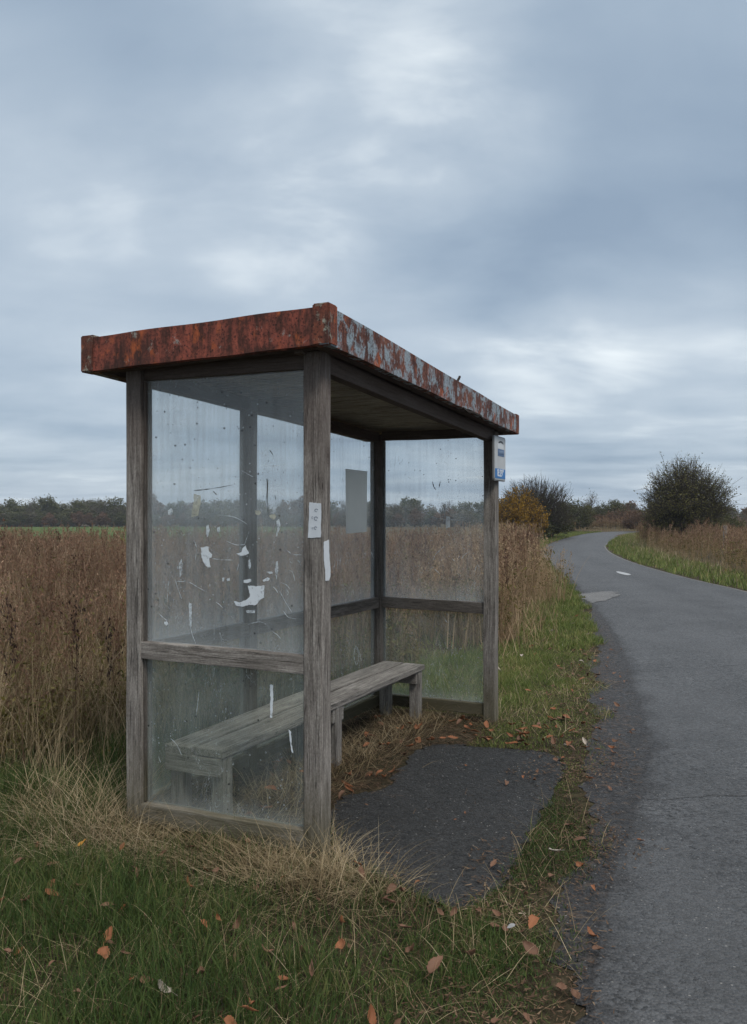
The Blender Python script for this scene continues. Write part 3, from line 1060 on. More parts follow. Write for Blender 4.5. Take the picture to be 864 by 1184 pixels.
def scratches(pane, M, lines, mat, side=1, w=0.0016):
    for ln in lines:
        P = [ray_to_pane(x, y, M) for x, y in ln]
        pts = []
        for i in range(len(P) - 1):
            a, b, c, d = P[max(i - 1, 0)], P[i], P[i + 1], P[min(i + 2, len(P) - 1)]
            for k in range(5):
                f = k / 5
                pts.append(0.5 * (2 * b + (c - a) * f + (2 * a - 5 * b + 4 * c - d) * f ** 2 + (3 * b - a - 3 * c + d) * f ** 3))
        pts.append(P[-1])
        vs, fs = [], []
        for i, p in enumerate(pts):
            t = (pts[min(i + 1, len(pts) - 1)] - pts[max(i - 1, 0)]).normalized()
            nn = Vector((0, -t.z, t.y)) * w * random.uniform(0.2, 1.0) * min(1, 0.3 + min(i, len(pts) - 1 - i) * 0.35)
            for s_ in (-1, 1):
                for xx in (0.0002, 0.0012):
                    vs.append((side * (0.003 + xx), p.y + s_ * nn.y, p.z + s_ * nn.z))
        for i in range(len(pts) - 1):
            s, e = i * 4, i * 4 + 4
            fs += [(s + 1, e + 1, e + 3, s + 3), (s, s + 2, e + 2, e), (s, e, e + 1, s + 1), (s + 2, s + 3, e + 3, e + 2)]
        link('scratch' if mat is SCUFF else 'grime_streak', from_arrays('scratch', vs, fs), mat, M, pane)


lines1 = [[(270, 212), (330, 206), (400, 196), (455, 183)], [(375, 348), (430, 348), (480, 362), (530, 392)], [(345, 572), (390, 578), (455, 580)], [(150, 680), (165, 730), (185, 785)],
          [(150, 692), (220, 696), (265, 720), (312, 746)], [(700, 742), (730, 800), (765, 855)], [(720, 848), (745, 880), (787, 890)], [(705, 698), (735, 710), (755, 735)],
          [(730, 640), (765, 640), (780, 690)], [(740, 530), (770, 550), (815, 552)], [(795, 580), (805, 595), (810, 605)], [(535, 918), (570, 908), (600, 905), (630, 918)], [(230, 925), (240, 970), (258, 1018)],
          [(248, 475), (262, 515), (256, 590)], [(118, 690), (112, 740), (108, 800)], [(660, 955), (690, 975), (705, 995)], [(650, 185), (695, 188)], [(510, 115), (545, 135), (580, 152)], [(365, 800), (385, 815), (400, 830)],
          [(665, 720), (680, 735), (690, 752)], [(735, 735), (745, 750), (740, 765)], [(680, 470), (684, 440), (692, 400)], [(600, 85), (680, 84), (740, 78)], [(590, 130), (625, 127)],
          [(65, 860), (85, 880), (110, 900)], [(385, 960), (388, 975)], [(420, 480), (470, 500), (520, 498)], [(540, 430), (525, 470), (515, 500)], [(475, 640), (485, 600)]]
scratches(np_, nM, [cz(170, 520, S1, l) for l in lines1], SCUFF)
DARKS = plain('grime_streak', (0.07, 0.07, 0.065), 0.9, 0.2, 40)
dl = [[(632, 150), (634, 200), (632, 270)], [(638, 150), (636, 240), (640, 350)], [(645, 0), (655, 12), (664, 28)], [(350, 218), (360, 228), (370, 238)], [(675, 240), (680, 262)], [(248, 215), (300, 210), (372, 200), (452, 185)]]
o = scratches(np_, nM, [cz(170, 520, S1, l) for l in dl], DARKS, 1, 0.0028)
# lower near pane: two pale runs
lp_, lM = near[1][0], near[1][1]
S3 = 300 / 864
for pts in ([(526, 322), (536, 322), (537, 370), (534, 432), (527, 430), (528, 370)], [(588, 470), (596, 480), (598, 520), (604, 548), (598, 545), (592, 500)]):
    scrap(lp_, lM, cz(130, 680, S3, pts), SCRAP, 1, 'scuff_mark')
scratches(lp_, lM, [cz(130, 680, S3, l) for l in ([(290, 345), (285, 390), (280, 425)], [(195, 500), (215, 520), (232, 555)], [(155, 560), (162, 580)], [(500, 740), (505, 730), (515, 722)], [(240, 440), (250, 450)])], SCUFF)
# far upper pane
fp_, fM = farw[0][0], farw[0][1]
S4 = 220 / 864
scrap(fp_, fM, cz(370, 490, S4, [(574, 420), (592, 422), (592, 470), (574, 474)]), SCRAP, -1, 'paper_scrap', None)
scratches(fp_, fM, [cz(370, 490, S4, l) for l in ([(462, 402), (490, 410), (530, 428), (600, 436), (640, 438)], [(618, 405), (632, 385), (655, 382), (690, 400)], [(515, 618), (525, 595), (550, 570), (565, 555)],
                                               [(520, 658), (535, 672), (545, 682)], [(645, 612), (655, 598), (670, 585)], [(562, 380), (566, 420), (562, 450)], [(600, 612), (612, 622)], [(575, 490), (590, 510)], [(700, 690), (715, 640), (728, 668)])], SCUFF, -1, 0.003)
scratches(fp_, fM, [cz(370, 490, S4, l) for l in ([(512, 262), (518, 285), (528, 300)], [(548, 260), (542, 290)])], DARKS, -1, 0.0045)
bp_, bM = back[4][0], back[4][1]
scratches(bp_, bM, [cz(370, 490, S4, l) for l in ([(75, 600), (80, 630), (78, 660)], [(95, 605), (90, 640)], [(98, 245), (108, 268)], [(185, 165), (195, 155)])], SCUFF, -1, 0.003)
bl_, blM = back[5][0], back[5][1]
scratches(bl_, blM, [cz(360, 660, 300 / 864, l) for l in ([(148, 315), (140, 280), (148, 250), (156, 285), (152, 310)], [(155, 260), (165, 300)])], SCUFF, -1, 0.003)

# notices ------------------------------------------------------------------
gn = [ray_to_pane(x, y, bM) for x, y in ((399, 542), (423, 545), (422.5, 615), (399.5, 617))]
c = sum(gn, Vector()) / 4
me = poly_prism('paper_notice', [(p.y - c.y, p.z - c.z) for p in gn], bM, 0.002)
o = tag(link('paper_notice', me, GREY_NOTICE, bM @ Matrix.Translation((-0.0055, c.y, c.z))), 'blank grey weathered poster stuck on the back glass of the bus shelter', 'notice')


def post_notice(P, nrm, xd, pts, label, marks):
    """torn sheet stapled to a post face"""
    M = Matrix((nrm, xd, dz)).transposed().to_4x4()
    M.translation = P + nrm * 0.0482
    loc = [ray_to_pane(x, y, M) for x, y in pts]
    cc = sum(loc, Vector()) / len(loc)
    q = random.Random(5)
    out = []
    for i in range(len(loc)):
        a, b = loc[i], loc[(i + 1) % len(loc)]
        for k in range(8):
            p = lerp(a, b, k / 8)
            out.append((p.y - cc.y + q.uniform(-1, 1) * .0012, p.z - cc.z + q.uniform(-1, 1) * .0012))
    W = M @ Matrix.Translation((0.0015, cc.y, cc.z))
    root = tag(link('paper_notice', poly_prism('paper_notice', out, M, 0.0016), PAPER, W), label, 'notice')
    if marks:
        acc = Acc()
        for (mx, my, mw, mh) in marks:
            vs = []
            N_ = 14
            for i in range(N_):
                a = 2 * math.pi * i / N_ * 0.88 + q.uniform(0, .3)
                for rr in (1.0, 0.55):
                    vs.append((0.0014 + 0.0002 * q.random(), mx + math.cos(a) * mw * rr, my + math.sin(a) * mh * rr))
            fs = [(2 * i, 2 * i + 1, 2 * i + 3, 2 * i + 2) for i in range(N_ - 1)]
            link('ink_mark', from_arrays('ink_mark', vs, fs), INK, W, root)
    return root


post_notice(F, -V, U, [(358, 581), (371.8, 582), (371.3, 621.5), (356.5, 622)], 'small white paper notice on the near face of the front corner post, with faint marks',
            [(0.008, 0.045, 0.010, 0.008), (0.006, 0.008, 0.011, 0.010), (0.004, -0.035, 0.008, 0.008), (-0.010, -0.036, 0.006, 0.004), (-0.012, 0.012, 0.005, 0.006)])
post_notice(F, U, V, [(374, 627), (380, 623.8), (380.6, 645), (381.8, 658), (381.6, 667), (380, 671.5), (376, 671.5), (375.8, 660), (374.2, 648)], 'narrow torn white paper strip on the road-side face of the front corner post', None)

# bus stop sign ----------------------------------------------------------------
SM = Matrix((U, V, dz)).transposed().to_4x4()
SM.translation = Rr + U * 0.066
SM.translation.z = 2.0
tl, tr_, brr, bl2 = [ray_to_pane(x, y, SM) for x, y in ((570.2, 502.5), (584, 507), (583, 557.5), (570.2, 555))]
sy0, sy1 = tl.y, (tr_.y + brr.y) / 2
sz1, sz0 = (tl.z + tr_.z) / 2, (bl2.z + brr.z) / 2
sw, shh = sy1 - sy0, sz1 - sz0
W = SM @ Matrix.Translation((0, (sy0 + sy1) / 2, (sz0 + sz1) / 2))
sign = empty('bus_stop_sign', W.translation, 'small white and blue bus stop sign plate fixed to the far road-side post', 'sign')


def rounded(w, h, r, n=6):
    out = []
    for cx_, cy_, a0 in ((w / 2 - r, h / 2 - r, 0), (-w / 2 + r, h / 2 - r, 90), (-w / 2 + r, -h / 2 + r, 180), (w / 2 - r, -h / 2 + r, 270)):
        for k in range(n + 1):
            a = R_(a0 + 90 * k / n)
            out.append((cx_ + r * math.cos(a), cy_ + r * math.sin(a)))
    return out


link('plate', poly_prism('plate', rounded(sw, shh, 0.02), W, 0.012), STEEL, W, sign)
link('face_panel', poly_prism('face_panel', rounded(sw - 0.02, shh - 0.016, 0.016), W, 0.004), SIGN_WHITE, W @ Matrix.Translation((0.0085, 0, 0)), sign)
link('blue_band', poly_prism('blue_band', rounded(sw * 0.86, shh * 0.215, 0.006), W, 0.003), SIGN_BLUE, W @ Matrix.Translation((0.0118, -0.004, -shh * 0.335)), sign)
link('blue_panel', poly_prism('blue_panel', rounded(sw * 0.53, shh * 0.15, 0.004), W, 0.003), SIGN_NAVY, W @ Matrix.Translation((0.0118, 0.02, shh * 0.135)), sign)
link('white_panel', poly_prism('white_panel', rounded(sw * 0.5, shh * 0.13, 0.004), W, 0.002), plain('sign_window', (0.66, 0.68, 0.69), 0.5, 0.06, 9), W @ Matrix.Translation((0.0114, 0.01, shh * 0.285)), sign)
arc = []
for k in range(9):
    a = k / 8
    arc.append((-0.06 + 0.125 * a, 0.012 * math.sin(a * 3.14) + 0.0))
arc = arc + [(p[0], p[1] - 0.012) for p in arc[::-1]]
link('black_bar', poly_prism('black_bar', arc, W, 0.003), SIGN_INK, W @ Matrix.Translation((0.0122, 0.012, shh * 0.365)), sign)


def lettering(txt, size, mat, world, parent, xs_=1.0):
    cu = bpy.data.curves.new('lettering', 'FONT')
    cu.body = txt
    cu.size = size
    cu.align_x = 'CENTER'
    cu.align_y = 'CENTER'
    cu.extrude = 0.0008
    cu.offset = 0.0012
    tmp = bpy.data.objects.new('tmp_text', cu)
    COL.objects.link(tmp)
    dg = bpy.context.evaluated_depsgraph_get()
    me = bpy.data.meshes.new_from_object(tmp.evaluated_get(dg))
    bpy.data.objects.remove(tmp)
    me.transform(Matrix.Scale(xs_, 4, (1, 0, 0)))
    # text local x,y,z -> sign local y,z,x
    rot = Matrix(((0, 0, 1, 0), (1, 0, 0, 0), (0, 1, 0, 0), (0, 0, 0, 1)))
    me.transform(rot)
    me.materials.clear()
    return link('lettering', me, mat, world, parent)


TXT_W = plain('sign_white_letters', (0.75, 0.78, 0.8), 0.5, 0.08, 30)
lettering('8:29°', 0.075, TXT_W, W @ Matrix.Translation((0.0145, -0.004, -shh * 0.33)), sign, 1.1)
for k in range(5):
    pass
acc = Acc()
for k in range(7):
    y0 = -0.062 + k * 0.02
    hh = (0.014, 0.018, 0.012, 0.018, 0.015, 0.017, 0.012)[k]
    acc.add([(0, y0, -hh), (0, y0 + 0.007, -hh), (0, y0 + 0.007, hh), (0, y0, hh), (0.001, y0, -hh), (0.001, y0 + 0.007, -hh), (0.001, y0 + 0.007, hh), (0.001, y0, hh)],
            [(4, 5, 6, 7), (0, 3, 2, 1), (0, 1, 5, 4), (1, 2, 6, 5), (2, 3, 7, 6), (3, 0, 4, 7)])
link('lettering', acc.mesh('lettering'), plain('sign_faded_letters', (0.25, 0.32, 0.42), 0.6, 0.2, 30), W @ Matrix.Translation((0.0134, 0.022, shh * 0.135)), sign)
for zz in (shh * 0.3, -shh * 0.3):
    beam('bracket', Rr + U * 0.046 + dz * (W.translation.z + zz - 0.015), Rr + U * 0.046 + dz * (W.translation.z + zz + 0.015), U, 0.028, 0.07, STEEL, sign, 0.003, 0, 0)

# ------------------------------------------------------------------ bench
bench = empty('bench', (-0.2, 5.3, 0), 'grey weathered plank bench along the back glass inside the bus shelter', 'bench')
zt = 0.41
nr_, fr_ = Vector((-0.752, 4.124, 0)), Vector((0.399, 6.49, 0))
bd = (fr_ - nr_).normalized()
bn = Vector((-bd.y, bd.x, 0))          # towards the back wall
pw = 0.169
for k, (off, e0, e1) in enumerate(((0.0, 0.0, 0.0), (pw + 0.022, -0.004, 0.02))):
    p0 = nr_ + bn * (off + pw / 2) + bd * e0
    p1 = fr_ + bn * (off + pw / 2) + bd * e1
    beam('seat_plank', up(p0, zt - 0.02 - 0.002 * k), up(p1, zt - 0.021), bn, pw, 0.04, WOOD_BENCH, bench, 0.005, 0.0018, 12)
blen = (fr_ - nr_).length
for s in (0.06, blen * 0.47, blen - 0.07):
    for off in (0.045, 0.30):
        q = nr_ + bd * s + bn * off
        beam('leg', up(q, -0.04), up(q, zt - 0.041), bn, 0.075, 0.08, WOOD_BENCH, bench, 0.004, 0.001, 4)
    q0, q1 = nr_ + bd * (s - 0.056) + bn * 0.012, nr_ + bd * (s - 0.056) + bn * 0.352
    beam('cross_rail', up(q0, zt - 0.088), up(q1, zt - 0.088), bd, 0.03, 0.09, WOOD_BENCH, bench, 0.004, 0.001, 4)
    if s > 0.1 and s < blen - 0.2:
        q0, q1 = nr_ + bd * (s + 0.056) + bn * 0.012, nr_ + bd * (s + 0.056) + bn * 0.352
        beam('cross_rail', up(q0, zt - 0.088), up(q1, zt - 0.088), bd, 0.03, 0.09, WOOD_BENCH, bench, 0.004, 0.001, 4)
beam('stretcher', up(nr_ + bd * 0.1 + bn * 0.172, zt - 0.085), up(fr_ - bd * 0.1 + bn * 0.172, zt - 0.085), bn, 0.04, 0.075, WOOD_BENCH, bench, 0.004, 0.001, 8)


# ------------------------------------------------------------------ blades
def blades(pos, length, width, az, lean, curl, segs=3, rnd=None, z0=None, lie=None):
    """grass ribbons: pos (n,2)"""
    n = len(pos)
    t = np.linspace(0, 1, segs + 1)
    th = lean[:, None] + curl[:, None] * t[None, :] ** 1.3
    ds = length[:, None] / segs
    hx = np.concatenate([np.zeros((n, 1)), np.cumsum(np.sin(th[:, :-1]) * ds, 1)], 1)
    hz = np.concatenate([np.zeros((n, 1)), np.cumsum(np.cos(th[:, :-1]) * ds, 1)], 1)
    ca, sa = np.cos(az)[:, None], np.sin(az)[:, None]
    X = pos[:, :1] + hx * ca
    Y = pos[:, 1:2] + hx * sa
    Z = hz + (terr(pos[:, 0], pos[:, 1])[:, None] if z0 is None else z0[:, None])
    Z = np.maximum(Z, (terr(pos[:, 0], pos[:, 1])[:, None]) + 0.006 + 0.01 * t)
    tw = rng.uniform(-0.9, 0.9, n)[:, None] + az[:, None] + math.pi / 2
    wv = width[:, None] * (1 - t[None, :]) ** 0.6
    wx, wy = np.cos(tw) * wv / 2, np.sin(tw) * wv / 2
    k = 2 * segs + 1
    v = np.zeros((n, k, 3))
    for s in range(segs):
        v[:, 2 * s] = np.stack([X[:, s] - wx[:, s], Y[:, s] - wy[:, s], Z[:, s]], -1)
        v[:, 2 * s + 1] = np.stack([X[:, s] + wx[:, s], Y[:, s] + wy[:, s], Z[:, s]], -1)
    v[:, -1] = np.stack([X[:, -1], Y[:, -1], Z[:, -1]], -1)
    base = []
    for s in range(segs - 1):
        base.append((2 * s, 2 * s + 1, 2 * s + 3, 2 * s + 2))
    base.append((2 * segs - 2, 2 * segs - 1, 2 * segs, -1))
    base = np.array(base)
    off = (np.arange(n) * k)[:, None, None]
    f = np.where(base[None] >= 0, base[None] + off, -1).reshape(-1, 4)
    if rnd is None:
        rnd = rng.random(n)
    return v.reshape(-1, 3), f, 0, np.repeat(rnd, k)


def scatter(n, x0, x1, y0, y1, keep):
    x, y = rng.uniform(x0, x1, n), rng.uniform(y0, y1, n)
    k = keep(x, y)
    return np.stack([x[k], y[k]], -1)


fu, fv = np.array([U.x, U.y]), np.array([V.x, V.y])


def shelter_uv(x, y):
    dx, dy = x - F.x, y - F.y
    return dx * fu[0] + dy * fu[1], dx * fv[0] + dy * fv[1]


def in_shelter(x, y, m=0.0):
    u, v = shelter_uv(x, y)
    return (u > -1.03 - m) & (u < m) & (v > -m) & (v < 2.78 + m)


def road_side(x, y):
    """>0 : metres from the paved edge into the left verge"""
    return curve_x(APRON, y) - x + wav(x, y, 4.0, 11) * 0.10


def right_side(x, y):
    return x - curve_x(ROAD_R, y) + wav(x, y, 2.0, 12) * 0.08


# polygon of the tall weeds left of the road
WEEDS = [(-16, 28.5), (-16, 7.5), (-6, 5.4), (-3.4, 4.95), (-2.45, 5.1), (-1.9, 5.45), (-1.25, 6.3), (-0.55, 7.6), (0.1, 8.5), (1.0, 9.2), (1.75, 10.2), (2.1, 12.0), (2.55, 14.0), (3.3, 17.0), (4.1, 21.0), (4.75, 25.5), (5.2, 29.5), (4.0, 32)]
pad_poly = PAD


def near_edge_noise(x, y):
    return wav(x, y, 2.5, 21)


# --- short green turf -----------------------------------------------------
turf = Acc()


def add_turf(acc, pts, lmin, lmax, wmin, wmax, lean=0.5, curl=0.9, bias=0.0):
    n = len(pts)
    if n == 0:
        return
    clump = wav(pts[:, 0], pts[:, 1], 5.0, 31)
    L = rng.uniform(lmin, lmax, n) * (1 + 0.35 * np.clip(clump, -1, 1))
    if pts[:, 1].max() < 10:
        worn = np.clip((road_side(pts[:, 0], pts[:, 1]) + 0.02) / 0.75, 0.3, 1)
        u_, v_ = shelter_uv(pts[:, 0], pts[:, 1])
        padd = np.where((u_ > 0.05) & (v_ > -0.8), 0.55, 1.0)
        L = L * np.minimum(worn, padd)
    az = rng.uniform(0, 6.28, n) + 1.2 * wav(pts[:, 0], pts[:, 1], 2.2, 33)
    acc.add(*blades(pts, L, rng.uniform(wmin, wmax, n), az, rng.uniform(0, lean, n), rng.uniform(0.1, curl, n), 3,
                    np.clip(rng.random(n) ** 1.15 + bias, 0, 1)))


def front_ok(x, y):
    rs = road_side(x, y)
    d = ~inside(pad_poly, x + rng.normal(0, 0.022, len(x)), y + rng.normal(0, 0.022, len(x))) & (rs > rng.exponential(0.10, len(x)) - 0.05) & ~in_shelter(x, y, -0.03)
    u, v = shelter_uv(x, y)
    bare = (v > -0.45) & (v < 0.1) & (u > -1.3) & (u < 0.35) & (rng.random(len(x)) < 0.6)
    thin = rng.random(len(x)) < np.clip(0.8 + 0.5 * wav(x, y, 3.0, 41), 0.15, 1)
    strip = (rs < 0.7) & (y < 5.5) & (rng.random(len(x)) < np.clip(0.22 - 0.9 * rs - 0.7 * wav(x, y, 4.5, 42), 0.0, 0.8))
    return d & ~bare & thin & ~strip


add_turf(turf, scatter(150000, -3.2, 1.6, 1.3, 4.9, front_ok), 0.05, 0.16, 0.0024, 0.0048, 0.8, 1.5)
add_turf(turf, scatter(45000, -6.0, -3.1, 1.3, 5.2, front_ok), 0.05, 0.16, 0.0028, 0.005, 0.8, 1.5)
add_turf(turf, scatter(36000, -5.0, -1.1, 4.3, 6.2, lambda x, y: front_ok(x, y) & (rng.random(len(x)) < 0.6)), 0.06, 0.16, 0.003, 0.005)

add_turf(turf, scatter(60000, 0.0, 1.35, 1.6, 4.9, lambda x, y: (road_side(x, y) > 0.06 + rng.exponential(0.08, len(x))) & (road_side(x, y) < 0.6) & ~inside(pad_poly, x, y) & (wav(x, y, 7, 48) > -0.7)), 0.04, 0.09, 0.0024, 0.004, 0.9, 1.4)
verge = Acc()


tag(link('short_grass', turf.mesh('short_grass'), GRASS), 'dark green turf in front of the shelter', 'grass', kind='stuff')


def verge_ok(x, y):
    return (road_side(x, y) > rng.exponential(0.06, len(x))) & ~inside(pad_poly, x + rng.normal(0, 0.02, len(x)), y + rng.normal(0, 0.02, len(x))) & ~in_shelter(x, y, 0.05) & ~(inside(WEEDS, x, y) & (rng.random(len(x)) < 0.8))


def strip_only(x, y):
    """the narrow turf strip between pad and road is patchy"""
    return (y > 5.9) | (rng.random(len(x)) < np.clip(0.8 + 0.7 * wav(x, y, 4.5, 44), 0.2, 1))


add_turf(verge, scatter(140000, -0.6, 3.2, 4.7, 9.5, lambda x, y: verge_ok(x, y) & strip_only(x, y)), 0.03, 0.085, 0.003, 0.0055, 0.7, 1.2)
add_turf(verge, scatter(70000, 0.6, 4.6, 9.5, 18, verge_ok), 0.045, 0.10, 0.006, 0.01, 0.7, 1.0)
add_turf(verge, scatter(150000, 2.0, 20, 18, 66, lambda x, y: verge_ok(x, y) & (road_side(x, y) < 2.2 + 0.03 * y)), 0.07, 0.16, 0.014, 0.024, 0.7, 0.9)
add_turf(verge, scatter(150000, 6.8, 20, 10, 62, lambda x, y: (right_side(x, y) > 0.05) & (right_side(x, y) < 1.9)), 0.08, 0.20, 0.014, 0.024, 0.7, 0.9)
tag(link('verge_grass', verge.mesh('verge_grass'), GRASS_VERGE), 'bright green mown grass along both road verges', 'grass', kind='stuff')

# --- long dead grass ------------------------------------------------------
straw = Acc()


def tufts(acc, centres, per, spread, lmin, lmax, w, lean=(0.15, 0.8), curl=(0.6, 1.7), segs=6):
    for c in centres:
        n = int(per * random.uniform(0.6, 1.4))
        p = np.array(c) + rng.normal(0, spread, (n, 2))
        ok = ~inside(pad_poly, p[:, 0] + 0.0, p[:, 1] + 0.02) | (rng.random(n) < 0.06)
        p = p[ok]
        n = len(p)
        if n == 0:
            continue
        out_az = np.arctan2(p[:, 1] - c[1], p[:, 0] - c[0]) + rng.normal(0, 0.7, n)
        acc.add(*blades(p, rng.uniform(lmin, lmax, n), rng.uniform(w * 0.6, w * 1.2, n), out_az, rng.uniform(*lean, n), rng.uniform(*curl, n), segs))


# along the near wall foot
cs = []
for t in np.linspace(-0.25, 1.25, 26):
    P = lerp(Lp, F, t)
    cs.append((P.x + random.uniform(-.04, .04) - V.x * 0.08, P.y - V.y * 0.08 + random.uniform(-.05, .05)))
    cs.append((P.x - V.x * random.uniform(0.15, 0.4), P.y - V.y * random.uniform(0.15, 0.4)))
tufts(straw, cs, 60, 0.10, 0.10, 0.34, 0.0034, (0.75, 1.35), (0.1, 1.0))
# front post tuft spilling to the pad, left corner tuft
tufts(straw, [(F.x + dx, F.y + dy) for dx, dy in ((0.08, -0.1), (0.0, -0.16), (0.13, -0.22), (-0.1, -0.2), (0.2, -0.26), (0.3, -0.33), (0.06, -0.32), (-0.16, -0.12))], 70, 0.07, 0.12, 0.36, 0.0034, (0.4, 1.2), (0.4, 1.4))
tufts(straw, [(Lp.x + dx, Lp.y + dy) for dx, dy in ((-0.1, -0.08), (-0.25, 0.02), (-0.15, 0.15), (-0.4, 0.1), (-0.32, -0.15), (-0.55, 0.3), (-0.7, 0.15))], 90, 0.12, 0.18, 0.5, 0.0034, (0.4, 1.2), (0.4, 1.3))
# inside, along the bench feet and the far wall
cs = []
for t in np.linspace(0.02, 1, 22):
    q = lerp(nr_, fr_, float(t))
    for o_ in (0.0, 0.2, -0.12):
        cs.append((q.x + bn.x * o_ + random.uniform(-.05, .05), q.y + bn.y * o_ + random.uniform(-.05, .05)))
for t in np.linspace(0, 1.15, 12):
    q = lerp(B, Rr, float(t))
    cs.append((q.x - V.x * 0.12, q.y - V.y * 0.12))
    cs.append((q.x + V.x * 0.12, q.y + V.y * 0.12))
tufts(straw, cs, 40, 0.10, 0.06, 0.22, 0.0032, (0.5, 1.3), (0.2, 1.2))
# rank grass at the foot of the weeds
p = scatter(14000, -6.0, -0.9, 4.45, 8.2, lambda x, y: ~in_shelter(x, y, 0.12) & (inside(WEEDS, x, y - 0.5) | inside(WEEDS, x + 0.0, y + 0.45)))
n = len(p)
straw.add(*blades(p, rng.uniform(0.25, 0.85, n), rng.uniform(0.0025, 0.0045, n), rng.uniform(0, 6.28, n), rng.uniform(0.0, 0.6, n), rng.uniform(0.3, 1.7, n), 6))
# sprinkled through the turf
p = scatter(9000, -3.2, 1.2, 1.6, 4.9, front_ok)
n = len(p)
straw.add(*blades(p, rng.uniform(0.06, 0.24, n), rng.uniform(0.0018, 0.003, n), rng.uniform(0, 6.28, n), rng.uniform(0.3, 1.3, n), rng.uniform(0.2, 1.2, n), 5))
p = scatter(9000, -0.5, 3.6, 5.8, 14, verge_ok)
n = len(p)
straw.add(*blades(p, rng.uniform(0.06, 0.16, n), rng.uniform(0.003, 0.005, n), rng.uniform(0, 6.28, n), rng.uniform(0.3, 1.3, n), rng.uniform(0.2, 1.2, n), 4))
p = scatter(60000, 6.8, 20, 12, 60, lambda x, y: (right_side(x, y) > 0.1) & (right_side(x, y) < 2.3) & (rng.random(len(x)) < 0.3 * right_side(x, y)))
n = len(p)
straw.add(*blades(p, rng.uniform(0.12, 0.35, n), rng.uniform(0.010, 0.018, n), rng.uniform(0, 6.28, n), rng.uniform(0, 0.7, n), rng.uniform(0.2, 1.0, n), 3))
tag(link('dry_grass', straw.mesh('dry_grass'), STRAW), 'long dead straw-coloured grass round the shelter feet', 'grass', kind='stuff')

# --- twigs and straw litter on the paved edge -----------------------------
lit = Acc()


def litter(n, x0, x1, y0, y1, keep, lmin, lmax, w, zf):
    p = scatter(n, x0, x1, y0, y1, keep)
    n = len(p)
    z = np.full(n, zf) + rng.uniform(0, 0.008, n)
    lit.add(*blades(p, rng.uniform(lmin, lmax, n), rng.uniform(w * .5, w * 1.4, n), rng.uniform(0, 6.28, n), rng.uniform(1.35, 1.6, n), rng.uniform(-0.15, 0.15, n), 3, z0=z))


litter(34000, 0.1, 3.6, 1.8, 13, lambda x, y: (road_side(x, y) < 0.5) & (x < curve_x(ROAD_L, y) - rng.random(len(x)) * 0.12) & (rng.random(len(x)) < np.clip(0.55 + 0.6 * wav(x, y, 6, 55) - 1.1 * np.clip(-road_side(x, y), 0, 1) / 0.6, 0.03, 1)), 0.008, 0.05, 0.008, 0.014)
litter(22000, -0.9, 1.5, 3.2, 6.6, lambda x, y: in_shelter(x, y, 0.1) & ~inside(pad_poly, x, y), 0.02, 0.10, 0.004, 0.012)
litter(12000, -2.6, 0.6, 2.4, 4.4, front_ok, 0.02, 0.10, 0.003, 0.012)
litter(4000, -0.6, 1.5, 3.3, 6.4, lambda x, y: inside([(0.35 + (a - 0.35) * 1.12, 4.6 + (b - 4.6) * 1.1) for a, b in PAD], x, y) & ~inside([(0.35 + (a - 0.35) * 0.93 + 0.0, 4.6 + (b - 4.6) * 0.95) for a, b in PAD], x + 0.04 * wav(x, y, 9, 77), y + 0.05 * wav(x, y, 8, 78)) & (rng.random(len(x)) < 0.55), 0.008, 0.05, 0.005, 0.012)
litter(110, -0.3, 1.2, 3.4, 5.2, lambda x, y: inside(pad_poly, x, y), 0.02, 0.09, 0.0025, 0.02)
litter(24000, 0.2, 3.4, 1.8, 9.5, lambda x, y: (np.abs(road_side(x, y) - 0.03 + rng.normal(0, 0.06, len(x))) < 0.11 + 0.14 * wav(x, y, 5, 57)), 0.006, 0.035, 0.007, 0.012)
litter(9000, 0.0, 1.5, 1.8, 5.2, lambda x, y: (road_side(x, y) < 0.5) & (road_side(x, y) > -0.05) & ~inside(pad_poly, x, y) & (rng.random(len(x)) < 0.35 + 0.5 * wav(x, y, 6, 58)), 0.008, 0.035, 0.006, 0.012)
litter(9000, 0.0, 1.5, 2.2, 5.6, lambda x, y: (road_side(x, y) < 0.75) & (road_side(x, y) > -0.1) & ~inside(pad_poly, x, y) & (rng.random(len(x)) < 0.3), 0.008, 0.04, 0.006, 0.012)
tag(link('twig_litter', lit.mesh('twig_litter'), LITTER), 'dead straw and twig litter strewn on the paved edge', 'litter', kind='stuff')


# ------------------------------------------------------------------ weeds
def ribbon(p0, p1, w0, w1, ang):
    p0, p1 = np.array(p0), np.array(p1)
    d = np.array([math.cos(ang), math.sin(ang), 0])
    return np.array([p0 - d * w0 / 2, p0 + d * w0 / 2, p1 + d * w1 / 2, p1 - d * w1 / 2]), np.array([[0, 1, 2, 3]])


def quads_at(P, size, q, up_bias=0.0, aspect=0.5):
    """small random leaf quads round points P"""
    n = len(P)
    d = q.normal(0, 1, (n, 3))
    d[:, 2] += up_bias
    d /= np.linalg.norm(d, axis=1)[:, None]
    e = np.cross(d, q.normal(0, 1, (n, 3)))
    e /= np.linalg.norm(e, axis=1)[:, None] + 1e-9
    s = size * q.uniform(0.5, 1.3, n)[:, None]
    a, b = d * s, e * s * aspect
    v = np.stack([P - a * 0.5, P + b * 0.5, P + a * 0.6, P - b * 0.5], 1)
    f = np.arange(4 * n).reshape(n, 4)
    return v.reshape(-1, 3), f


